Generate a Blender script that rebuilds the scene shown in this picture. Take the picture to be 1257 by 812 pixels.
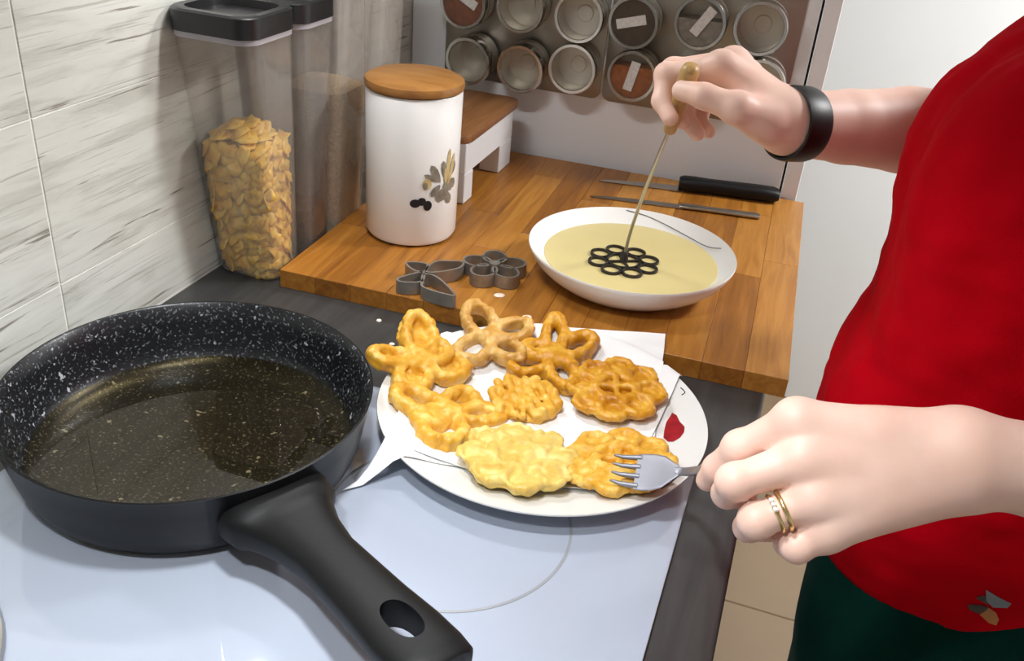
import bpy, bmesh, math, random
import numpy as np
from mathutils import Vector, Matrix, noise as mnoise
from mathutils.bvhtree import BVHTree

for _o in list(bpy.data.objects): bpy.data.objects.remove(_o)
SC = bpy.context.scene
COL = SC.collection
R_ = math.radians

# ------------------------------------------------------------------ camera
cam_d = bpy.data.cameras.new('camera'); cam = bpy.data.objects.new('camera', cam_d); COL.objects.link(cam)
cam_d.sensor_width = 36.0; cam_d.lens = 36.0 * 1146.3 / 1257.0; cam_d.clip_start = 0.02
yaw, pit, rol = R_(16.4436), R_(29.3326), R_(-5.1603)
fwd = Vector((-math.sin(yaw) * math.cos(pit), math.cos(yaw) * math.cos(pit), -math.sin(pit)))
rgt0 = Vector((math.cos(yaw), math.sin(yaw), 0)); dwn0 = fwd.cross(rgt0)
rgt = math.cos(rol) * rgt0 + math.sin(rol) * dwn0
dwn = -math.sin(rol) * rgt0 + math.cos(rol) * dwn0
m3 = Matrix((rgt, -dwn, -fwd)).transposed()
cam.matrix_world = Matrix.Translation((0.5997, 0, 1.3862)) @ m3.to_4x4()
SC.camera = cam

# ------------------------------------------------------------------ world, lights, exposure
wd = bpy.data.worlds.new('world'); SC.world = wd; wd.use_nodes = True
wd.node_tree.nodes['Background'].inputs[0].default_value = (0.9, 0.95, 1.0, 1)
wd.node_tree.nodes['Background'].inputs[1].default_value = 0.3
SC.view_settings.view_transform = 'Standard'; SC.view_settings.look = 'None'
SC.view_settings.gamma = 1.0; SC.view_settings.use_curve_mapping = False
SC.view_settings.exposure = 0.0

def area(name, loc, target, size, power, color, shape='DISK', size_y=None):
    d = bpy.data.lights.new(name, 'AREA'); d.shape = shape; d.size = size
    if size_y: d.size_y = size_y
    d.energy = power; d.color = color
    o = bpy.data.objects.new(name, d); COL.objects.link(o); o.location = loc
    o.rotation_euler = (Vector(target) - Vector(loc)).to_track_quat('-Z', 'Y').to_euler()
    return o
CEIL = (1.70, 1.55, 2.15)
area('ceiling_lamp_light', CEIL, (CEIL[0], CEIL[1], 0), 0.4, 42, (0.985, 0.99, 1.0))
area('cabinet_lamp_light', (0.18, 0.82, 1.450), (0.18, 0.82, 0), 0.16, 1.6, (0.98, 0.985, 1.0), 'RECTANGLE', 0.03)

HOOD = ((.40, .10, 1.596), (.40, .38, 1.596))
for _p in HOOD:
    _d = bpy.data.lights.new('hood_lamp_light', 'SPOT'); _d.energy = 20.5; _d.color = (0.95, 0.98, 1.0); _d.spot_size = R_(103); _d.spot_blend = .5; _d.shadow_soft_size = .035
    _l = bpy.data.objects.new('hood_lamp_light', _d); COL.objects.link(_l); _l.location = _p

# ------------------------------------------------------------------ helpers
def lin(c):
    return tuple(((v / 255) / 12.92 if v / 255 <= .04045 else ((v / 255 + .055) / 1.055) ** 2.4) for v in c)
def col4(c, k=1.0):
    a = lin(c); return (min(a[0] * k, 1), min(a[1] * k, 1), min(a[2] * k, 1), 1)
def newmat(name):
    m = bpy.data.materials.new(name); m.use_nodes = True
    nt = m.node_tree; b = nt.nodes['Principled BSDF']
    return m, nt, b
def N(nt, t, **kw):
    n = nt.nodes.new(t)
    for k, v in kw.items(): setattr(n, k, v)
    return n
def ramp(nt, stops, interp='LINEAR'):
    r = N(nt, 'ShaderNodeValToRGB'); r.color_ramp.interpolation = interp
    e = r.color_ramp.elements
    while len(e) < len(stops): e.new(0.5)
    for el, (p, c) in zip(e, stops): el.position = p; el.color = c
    return r
def coords(nt, scale=(1, 1, 1), kind='Object', rnd=0):
    t = N(nt, 'ShaderNodeTexCoord'); m = N(nt, 'ShaderNodeMapping'); m.inputs['Scale'].default_value = scale
    nt.links.new(t.outputs[kind], m.inputs['Vector'])
    if rnd:
        oi = N(nt, 'ShaderNodeObjectInfo'); mu = N(nt, 'ShaderNodeMath', operation='MULTIPLY'); mu.inputs[1].default_value = rnd
        nt.links.new(oi.outputs['Random'], mu.inputs[0]); nt.links.new(mu.outputs[0], m.inputs['Location'])
    return m.outputs['Vector']
def noise(nt, vec, scale, detail=4, rough=.5, dist=0):
    n = N(nt, 'ShaderNodeTexNoise'); n.inputs['Scale'].default_value = scale; n.inputs['Detail'].default_value = detail
    n.inputs['Roughness'].default_value = rough; n.inputs['Distortion'].default_value = dist
    nt.links.new(vec, n.inputs['Vector']); return n.outputs['Fac']
def bumpn(nt, b, h, strength, dist=.002):
    n = N(nt, 'ShaderNodeBump'); n.inputs['Strength'].default_value = strength; n.inputs['Distance'].default_value = dist
    nt.links.new(h, n.inputs['Height']); nt.links.new(n.outputs['Normal'], b.inputs['Normal'])
def pm(name, c, rough=.5, metal=0, var=.08, scale=25, bump=0, bscale=150, bdist=.001, c2=None, spec=.5, sss=0, coat=0, sheen=0):
    m, nt, b = newmat(name); v = coords(nt)
    f = noise(nt, v, scale)
    lo = col4(c, 1 - var) if c2 is None else col4(c2); hi = col4(c, 1 + var) if c2 is None else col4(c)
    r = ramp(nt, [(.3, lo), (.7, hi)]); nt.links.new(f, r.inputs[0]); nt.links.new(r.outputs[0], b.inputs['Base Color'])
    b.inputs['Roughness'].default_value = rough; b.inputs['Metallic'].default_value = metal
    b.inputs['Specular IOR Level'].default_value = spec
    if coat: b.inputs['Coat Weight'].default_value = coat; b.inputs['Coat Roughness'].default_value = .1
    if sheen: b.inputs['Sheen Weight'].default_value = sheen
    if sss:
        b.inputs['Subsurface Weight'].default_value = sss; b.inputs['Subsurface Radius'].default_value = (1, .4, .25)
        b.inputs['Subsurface Scale'].default_value = .006
    if bump: bumpn(nt, b, noise(nt, v, bscale), bump, bdist)
    return m
def clearmat(name, tint, gloss=.06, rough=.05, haze=0.0, haze_col=(200, 195, 185)):
    """thin clear plastic / glass: lets what stands behind show, with a Fresnel sheen"""
    m = bpy.data.materials.new(name); m.use_nodes = True; nt = m.node_tree; nt.nodes.remove(nt.nodes['Principled BSDF'])
    out = nt.nodes['Material Output']
    tr = N(nt, 'ShaderNodeBsdfTransparent'); gl = N(nt, 'ShaderNodeBsdfGlossy'); gl.inputs['Roughness'].default_value = rough
    v = coords(nt); r = ramp(nt, [(.3, col4(tint, .94)), (.7, col4(tint))]); nt.links.new(noise(nt, v, 20), r.inputs[0])
    nt.links.new(r.outputs[0], tr.inputs[0])
    lw = N(nt, 'ShaderNodeFresnel'); lw.inputs['IOR'].default_value = 1.45
    ge = N(nt, 'ShaderNodeNewGeometry'); iv = N(nt, 'ShaderNodeMath', operation='SUBTRACT'); iv.inputs[0].default_value = 1; nt.links.new(ge.outputs['Backfacing'], iv.inputs[1])
    fm = N(nt, 'ShaderNodeMath', operation='MULTIPLY'); nt.links.new(lw.outputs[0], fm.inputs[0]); nt.links.new(iv.outputs[0], fm.inputs[1])
    mx = N(nt, 'ShaderNodeMixShader'); nt.links.new(fm.outputs[0], mx.inputs[0])
    if haze:
        df = N(nt, 'ShaderNodeBsdfDiffuse'); df.inputs[0].default_value = col4(haze_col)
        m2 = N(nt, 'ShaderNodeMixShader'); m2.inputs[0].default_value = haze  # even milky haze mixed into the clear surface
        nt.links.new(tr.outputs[0], m2.inputs[1]); nt.links.new(df.outputs[0], m2.inputs[2]); base = m2.outputs[0]
    else: base = tr.outputs[0]
    nt.links.new(base, mx.inputs[1]); nt.links.new(gl.outputs[0], mx.inputs[2]); nt.links.new(mx.outputs[0], out.inputs[0])
    return m

def mesh(name, verts, faces, smooth=False):
    me = bpy.data.meshes.new(name); me.from_pydata([tuple(v) for v in verts], [], [tuple(f) for f in faces]); me.update()
    if smooth: me.polygons.foreach_set('use_smooth', [True] * len(me.polygons))
    return me
def frombm(name, bm, smooth=False):
    me = bpy.data.meshes.new(name); bmesh.ops.recalc_face_normals(bm, faces=bm.faces); bm.to_mesh(me); bm.free()
    if smooth: me.polygons.foreach_set('use_smooth', [True] * len(me.polygons))
    return me
def autosmooth(me, ang=35):
    me.polygons.foreach_set('use_smooth', [True] * len(me.polygons))
    bm = bmesh.new(); bm.from_mesh(me)
    for e in bm.edges:
        if len(e.link_faces) == 2 and e.calc_face_angle(0) > R_(ang): e.smooth = False
    bm.to_mesh(me); bm.free(); return me
def obj(name, me, m=None, parent=None, keep=True):
    o = bpy.data.objects.new(name, me); COL.objects.link(o)
    if m is not None:
        me.materials.clear(); me.materials.append(m)
    if parent is not None:
        o.parent = parent
        if keep and parent.parent is None: o.matrix_parent_inverse = parent.matrix_basis.inverted()
    return o
def tag(o, label, cat=None, group=None, kind=None):
    o['label'] = label
    if cat: o['category'] = cat
    if group: o['group'] = group
    if kind: o['kind'] = kind
    return o
def thing(name, label, cat, loc=(0, 0, 0), rot=(0, 0, 0), group=None):
    o = bpy.data.objects.new(name, None); COL.objects.link(o); o.empty_display_size = .02
    o.location = loc; o.rotation_euler = rot; return tag(o, label, cat, group)
def dup(root, loc, rot=None, label=None):
    r = root.copy(); COL.objects.link(r); r.location = loc
    if rot is not None: r.rotation_euler = rot
    if label: r['label'] = label
    for ch in list(root.children):
        c = ch.copy(); COL.objects.link(c); c.parent = r
        for g in list(ch.children):
            d = g.copy(); COL.objects.link(d); d.parent = c
    return r
def boxme(name, lo, hi, bevel=0, seg=2):
    bm = bmesh.new(); bmesh.ops.create_cube(bm, size=1)
    for v in bm.verts: v.co = Vector([(lo[i] + hi[i]) / 2 + v.co[i] * (hi[i] - lo[i]) for i in range(3)])
    if bevel: bmesh.ops.bevel(bm, geom=list(bm.edges), offset=bevel, segments=seg, affect='EDGES', profile=.5)
    me = frombm(name, bm)
    return autosmooth(me, 50) if bevel and seg > 1 else me
def lathe(name, prof, n=64, c=(0, 0, 0), ang=40, closed=False):
    vs = []; fs = []
    for r, z in prof:
        for i in range(n):
            a = 2 * math.pi * i / n; vs.append((c[0] + r * math.cos(a), c[1] + r * math.sin(a), c[2] + z))
    k = len(prof)
    for j in range(k if closed else k - 1):
        j2 = (j + 1) % k
        for i in range(n):
            i2 = (i + 1) % n; fs.append((j * n + i, j * n + i2, j2 * n + i2, j2 * n + i))
    bm = bmesh.new(); me = mesh(name, vs, fs); bm.from_mesh(me)
    bmesh.ops.remove_doubles(bm, verts=bm.verts, dist=1e-6); bpy.data.meshes.remove(me)
    bmesh.ops.dissolve_degenerate(bm, dist=1e-7, edges=bm.edges)
    return autosmooth(frombm(name, bm), ang)
def frames(pts, closed=False):
    pts = [Vector(p) for p in pts]; out = []; up = None; n = len(pts)
    for i, p in enumerate(pts):
        a = pts[i - 1] if (i > 0 or closed) else p; b = pts[(i + 1) % n] if (i < n - 1 or closed) else p
        t = (b - a).normalized()
        if up is None: up = Vector((0, 0, 1)) if abs(t.z) < .9 else Vector((1, 0, 0))
        s = t.cross(up).normalized(); up = s.cross(t).normalized(); out.append((p, t, s, up))
    return out
def tube(name, pts, r, n=10, closed=False, ang=60):
    fr = frames(pts, closed); vs = []; fs = []; k = len(fr)
    for j, (p, t, s, u) in enumerate(fr):
        rr = r[j] if isinstance(r, (list, tuple)) else r
        for i in range(n):
            a = 2 * math.pi * i / n; vs.append(p + s * (rr * math.cos(a)) + u * (rr * math.sin(a)))
    for j in range(k if closed else k - 1):
        j2 = (j + 1) % k
        for i in range(n):
            i2 = (i + 1) % n; fs.append((j * n + i, j * n + i2, j2 * n + i2, j2 * n + i))
    if not closed: fs.append(tuple(range(n))); fs.append(tuple(range((k - 1) * n, k * n)))
    bm = bmesh.new(); me = mesh(name, vs, fs); bm.from_mesh(me); bpy.data.meshes.remove(me)
    return autosmooth(frombm(name, bm), ang)
def loft(name, secs, n=28, power=2.6, ang=50):
    """secs: (centre, side vector, up vector, half width, half height)"""
    vs = []; fs = []; k = len(secs)
    for c, s, u, w, h in secs:
        c = Vector(c); s = Vector(s).normalized(); u = Vector(u).normalized()
        for i in range(n):
            a = 2 * math.pi * i / n; ca, sa = math.cos(a), math.sin(a)
            vs.append(c + s * (w * math.copysign(abs(ca) ** (2 / power), ca)) + u * (h * math.copysign(abs(sa) ** (2 / power), sa)))
    for j in range(k - 1):
        for i in range(n):
            i2 = (i + 1) % n; fs.append((j * n + i, j * n + i2, (j + 1) * n + i2, (j + 1) * n + i))
    fs.append(tuple(range(n))); fs.append(tuple(range((k - 1) * n, k * n)))
    bm = bmesh.new(); me = mesh(name, vs, fs); bm.from_mesh(me); bpy.data.meshes.remove(me)
    return autosmooth(frombm(name, bm), ang)
def catmull(pts, per=8, closed=False):
    pts = [Vector(p) for p in pts]; n = len(pts); out = []
    for i in range(n if closed else n - 1):
        if closed: p0, p1, p2, p3 = pts[i - 1], pts[i], pts[(i + 1) % n], pts[(i + 2) % n]
        else: p0, p1, p2, p3 = pts[max(i - 1, 0)], pts[i], pts[i + 1], pts[min(i + 2, n - 1)]
        for j in range(per):
            t = j / per
            out.append(.5 * ((2 * p1) + (p2 - p0) * t + (2 * p0 - 5 * p1 + 4 * p2 - p3) * t * t + (3 * p1 - p0 - 3 * p2 + p3) * t ** 3))
    if not closed: out.append(pts[-1])
    return out
def strip(name, pts, z0, z1, t, closed=True):
    """thin upright sheet-metal wall that follows an outline"""
    fr = frames([(p[0], p[1], 0) for p in pts], closed); vs = []; fs = []; k = len(fr)
    for p, tt, s, u in fr:
        for off, z in ((-t / 2, z0), (t / 2, z0), (t / 2, z1), (-t / 2, z1)):
            q = p + s * off; vs.append((q.x, q.y, z))
    for j in range(k if closed else k - 1):
        j2 = (j + 1) % k
        for i in range(4):
            i2 = (i + 1) % 4; fs.append((j * 4 + i, j * 4 + i2, j2 * 4 + i2, j2 * 4 + i))
    if not closed: fs.append((0, 1, 2, 3)); fs.append(tuple(range((k - 1) * 4, k * 4)))
    bm = bmesh.new(); me = mesh(name, vs, fs); bm.from_mesh(me); bpy.data.meshes.remove(me)
    return autosmooth(frombm(name, bm), 40)
def prism(name, poly, z0, z1, bevel=0):
    bm = bmesh.new(); f = bm.faces.new([bm.verts.new((p[0], p[1], z0)) for p in poly])
    r = bmesh.ops.extrude_face_region(bm, geom=[f])
    for v in r['geom']:
        if isinstance(v, bmesh.types.BMVert): v.co.z = z1
    if bevel:
        bmesh.ops.bevel(bm, geom=[e for e in bm.edges], offset=bevel, segments=2, affect='EDGES', profile=.5)
    return autosmooth(frombm(name, bm), 40)
def rrect(x0, x1, y0, y1, r, n=6):
    out = []
    for cx, cy, a0 in ((x1 - r, y1 - r, 0), (x0 + r, y1 - r, 90), (x0 + r, y0 + r, 180), (x1 - r, y0 + r, 270)):
        for i in range(n + 1):
            a = R_(a0 + 90 * i / n); out.append((cx + r * math.cos(a), cy + r * math.sin(a)))
    return out

# ------------------------------------------------------------------ organic surfaces (smooth unions of rounded cones, surface nets)
class Field:
    def __init__(s, lo, hi, h):
        s.lo = np.array(lo, float); s.h = h
        s.n = np.ceil((np.array(hi) - s.lo) / h).astype(int) + 1
        s.ax = [(s.lo[i] + h * np.arange(s.n[i])).astype(np.float32) for i in range(3)]
        s.D = np.full(tuple(s.n), .06, np.float32)
    def like(s):
        o = Field.__new__(Field); o.lo = s.lo; o.h = s.h; o.n = s.n; o.ax = s.ax; o.D = np.full(tuple(s.n), .06, np.float32); return o
    def sub(s, lo, hi):
        a = np.clip(np.floor((np.array(lo) - s.lo) / s.h).astype(int), 0, s.n); b = np.clip(np.ceil((np.array(hi) - s.lo) / s.h).astype(int) + 1, 0, s.n)
        return tuple(slice(x, y) for x, y in zip(a, b))
    @staticmethod
    def smin(a, b, k):
        if k <= 0: return np.minimum(a, b)
        h = np.maximum(k - np.abs(a - b), 0) / k
        return np.minimum(a, b) - h * h * k * .25
    def cone(s, a, b, ra, rb, k=.004):
        a = np.array(a, float); b = np.array(b, float); R = max(ra, rb) + k + 4 * s.h + .008
        sl = s.sub(np.minimum(a, b) - R, np.maximum(a, b) + R)
        X, Y, Z = np.meshgrid(*[s.ax[i][sl[i]] for i in range(3)], indexing='ij', sparse=True)
        ab = b - a; L = max(float(ab @ ab), 1e-12)
        t = np.clip(((X - a[0]) * ab[0] + (Y - a[1]) * ab[1] + (Z - a[2]) * ab[2]) / L, 0, 1)
        d = np.sqrt((X - a[0] - t * ab[0]) ** 2 + (Y - a[1] - t * ab[1]) ** 2 + (Z - a[2] - t * ab[2]) ** 2) - (ra + (rb - ra) * t)
        s.D[sl] = s.smin(s.D[sl], d, k)
    def chain(s, pts, rs, k=.003):
        for i in range(len(pts) - 1): s.cone(pts[i], pts[i + 1], rs[i], rs[i + 1], k)
    def ell(s, c, r, k=.004, cut=False):
        c = np.array(c, float); r = np.array(r, float); R = r + k + 4 * s.h + .01
        sl = s.sub(c - R, c + R)
        X, Y, Z = np.meshgrid(*[s.ax[i][sl[i]] for i in range(3)], indexing='ij', sparse=True)
        q0 = np.sqrt(((X - c[0]) / r[0]) ** 2 + ((Y - c[1]) / r[1]) ** 2 + ((Z - c[2]) / r[2]) ** 2)
        q1 = np.sqrt(((X - c[0]) / r[0] ** 2) ** 2 + ((Y - c[1]) / r[1] ** 2) ** 2 + ((Z - c[2]) / r[2] ** 2) ** 2)
        d = q0 * (q0 - 1) / np.maximum(q1, 1e-6)
        if cut: s.D[sl] = -s.smin(-s.D[sl], d, k)
        else: s.D[sl] = s.smin(s.D[sl], d, k)
    def join(s, o, k): s.D = s.smin(s.D, o.D, k)
    def wobble(s, amp, freq, seed=0):
        X, Y, Z = np.meshgrid(*s.ax, indexing='ij', sparse=True); rs = np.random.RandomState(seed)
        w = 0
        for i in range(5):
            v = rs.normal(size=3); v = v / np.linalg.norm(v) * freq * (1 + .5 * i); ph = rs.uniform(0, 6.28)
            w = w + np.sin(X * v[0] + Y * v[1] + Z * v[2] + ph) / (1 + .5 * i)
        s.D = (s.D + amp * w * .5).astype(np.float32)
    def plane(s, p, nrm):
        X, Y, Z = np.meshgrid(*s.ax, indexing='ij', sparse=True); nrm = np.array(nrm, float); nrm /= np.linalg.norm(nrm)
        s.D = np.maximum(s.D, ((X - p[0]) * nrm[0] + (Y - p[1]) * nrm[1] + (Z - p[2]) * nrm[2])).astype(np.float32)
    def surf(s):
        D = s.D.copy()
        for i in range(3):
            sl = [slice(None)] * 3
            for e in (0, -1): sl[i] = e; D[tuple(sl)] = np.maximum(D[tuple(sl)], .001)
        S = D < 0
        A = np.zeros(tuple(np.array(S.shape) - 1), np.uint8)
        cs = [(i, j, k) for i in (0, 1) for j in (0, 1) for k in (0, 1)]
        def sh(arr, c): return arr[tuple(slice(c[i], arr.shape[i] - 1 + c[i]) for i in range(3))]
        for c in cs: A += sh(S, c)
        ids = np.argwhere((A > 0) & (A < 8)); vid = np.full(A.shape, -1, np.int64); vid[tuple(ids.T)] = np.arange(len(ids))
        val = {c: D[tuple((ids + c).T)] for c in cs}
        acc = np.zeros((len(ids), 3)); cnt = np.zeros(len(ids))
        for c in cs:
            for i in range(3):
                if c[i] == 0:
                    e = list(c); e[i] = 1; e = tuple(e); a, b = val[c], val[e]; m = (a < 0) != (b < 0)
                    t = np.where(m, a / np.where(m, a - b, 1), 0); p = np.tile(np.array(c, float), (len(ids), 1)); p[:, i] += t
                    acc += p * m[:, None]; cnt += m
        V = s.lo + s.h * (ids + acc / cnt[:, None])
        F = []
        for i in range(3):
            j, k = (i + 1) % 3, (i + 2) % 3
            a = [slice(None)] * 3; b = [slice(None)] * 3; a[i] = slice(0, -1); b[i] = slice(1, None)
            for q in (a, b): q[j] = slice(1, -1); q[k] = slice(1, -1)
            SA, SB = S[tuple(a)], S[tuple(b)]
            E = np.argwhere(SA != SB)
            if not len(E): continue
            flip = SA[tuple(E.T)]
            o = E.copy(); o[:, j] += 1; o[:, k] += 1
            def at(dj, dk):
                q = o.copy(); q[:, j] += dj; q[:, k] += dk; return vid[tuple(q.T)]
            Q = np.stack([at(-1, -1), at(0, -1), at(0, 0), at(-1, 0)], 1)
            Q[~flip] = Q[~flip][:, ::-1]; F.append(Q)
        return V, np.concatenate(F)
def npmesh(name, V, F):
    me = bpy.data.meshes.new(name); me.vertices.add(len(V)); me.vertices.foreach_set('co', np.ascontiguousarray(V, np.float32).ravel())
    me.loops.add(F.size); me.loops.foreach_set('vertex_index', F.astype(np.int32).ravel())
    me.polygons.add(len(F)); me.polygons.foreach_set('loop_start', np.arange(0, F.size, 4, dtype=np.int32))
    me.update(calc_edges=True); me.validate(); me.polygons.foreach_set('use_smooth', np.ones(len(me.polygons), bool)); me.update()
    return me
def nets(name, *fields):
    Vs, Fs, k = [], [], 0
    for f in fields:
        V, F = f.surf(); Vs.append(V); Fs.append(F + k); k += len(V)
    return npmesh(name, np.concatenate(Vs), np.concatenate(Fs))
rng = random.Random(4)

# ------------------------------------------------------------------ materials
def tile_mat():
    m, nt, b = newmat('wood_look_tile'); L = nt.links
    v = coords(nt, (1, 1.6, 11), rnd=7); base = noise(nt, v, 5, 6, .6, .6)
    r = ramp(nt, [(.28, col4((174, 173, 164))), (.5, col4((202, 202, 194))), (.75, col4((212, 212, 205)))]); L.new(base, r.inputs[0])
    v2 = coords(nt, (1, 1.5, 34), rnd=13); cr = noise(nt, v2, 4.6, 5, .60, .25)
    rc = ramp(nt, [(.33, (1, 1, 1, 1)), (.385, (0, 0, 0, 1))]); L.new(cr, rc.inputs[0])
    v3 = coords(nt, (1, 1.4, 60), rnd=23); c3 = noise(nt, v3, 5, 4, .55, .2)
    r3 = ramp(nt, [(.32, (1, 1, 1, 1)), (.42, (0, 0, 0, 1))]); L.new(c3, r3.inputs[0])
    ad = N(nt, 'ShaderNodeMath', operation='MAXIMUM'); L.new(rc.outputs[0], ad.inputs[0])
    mu = N(nt, 'ShaderNodeMath', operation='MULTIPLY'); mu.inputs[1].default_value = .45; L.new(r3.outputs[0], mu.inputs[0]); L.new(mu.outputs[0], ad.inputs[1])
    m8 = N(nt, 'ShaderNodeMath', operation='MULTIPLY'); m8.inputs[1].default_value = .8; L.new(ad.outputs[0], m8.inputs[0])
    mx = N(nt, 'ShaderNodeMix', data_type='RGBA'); L.new(m8.outputs[0], mx.inputs['Factor']); L.new(r.outputs[0], mx.inputs['A']); mx.inputs['B'].default_value = col4((104, 94, 82))
    L.new(mx.outputs['Result'], b.inputs['Base Color']); b.inputs['Roughness'].default_value = .42
    inv = N(nt, 'ShaderNodeMath', operation='SUBTRACT'); inv.inputs[0].default_value = 1; L.new(ad.outputs[0], inv.inputs[1]); bumpn(nt, b, inv.outputs[0], .25, .001)
    return m
def wood_mat(name, dark, mid, light, stretch=(30, 2.2, 30), rnd=9, rough=.42, tone=.38):
    m, nt, b = newmat(name); L = nt.links
    v = coords(nt, stretch, rnd=rnd); f = noise(nt, v, 3.0, 6, .62, .8)
    oi = N(nt, 'ShaderNodeObjectInfo'); mu = N(nt, 'ShaderNodeMath', operation='MULTIPLY_ADD'); mu.inputs[1].default_value = tone; mu.inputs[2].default_value = -tone / 2
    L.new(oi.outputs['Random'], mu.inputs[0]); ad = N(nt, 'ShaderNodeMath', operation='ADD'); L.new(f, ad.inputs[0]); L.new(mu.outputs[0], ad.inputs[1])
    r = ramp(nt, [(.2, col4(dark)), (.5, col4(mid)), (.85, col4(light))]); L.new(ad.outputs[0], r.inputs[0]); L.new(r.outputs[0], b.inputs['Base Color'])
    b.inputs['Roughness'].default_value = rough; bumpn(nt, b, f, .08, .001)
    return m
def speckle_mat():
    m, nt, b = newmat('speckled_nonstick'); L = nt.links
    v = coords(nt); f = noise(nt, v, 400, 2, .5, .4); r = ramp(nt, [(.59, col4((15, 16, 19))), (.70, col4((112, 116, 122)))]); L.new(f, r.inputs[0])
    f2 = noise(nt, v, 150, 2, .5); r2 = ramp(nt, [(.68, (0, 0, 0, 1)), (.72, (.34, .35, .38, 1))]); L.new(f2, r2.inputs[0])
    mx = N(nt, 'ShaderNodeMix', data_type='RGBA', blend_type='LIGHTEN'); mx.inputs['Factor'].default_value = 1; L.new(r.outputs[0], mx.inputs['A']); L.new(r2.outputs[0], mx.inputs['B'])
    L.new(mx.outputs['Result'], b.inputs['Base Color']); b.inputs['Roughness'].default_value = .32
    return m
def fried_mat(name, dark, mid, light, scale=55):
    m, nt, b = newmat(name); L = nt.links; v = coords(nt, rnd=5)
    f = noise(nt, v, scale, 5, .6, .5); r = ramp(nt, [(.25, col4(dark)), (.5, col4(mid)), (.72, col4(light))]); L.new(f, r.inputs[0]); L.new(r.outputs[0], b.inputs['Base Color'])
    b.inputs['Roughness'].default_value = .38; b.inputs['Subsurface Weight'].default_value = .25; b.inputs['Subsurface Scale'].default_value = .004
    b.inputs['Subsurface Radius'].default_value = (1, .6, .2); bumpn(nt, b, noise(nt, v, 260, 4, .6), .45, .0012)
    return m
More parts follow.
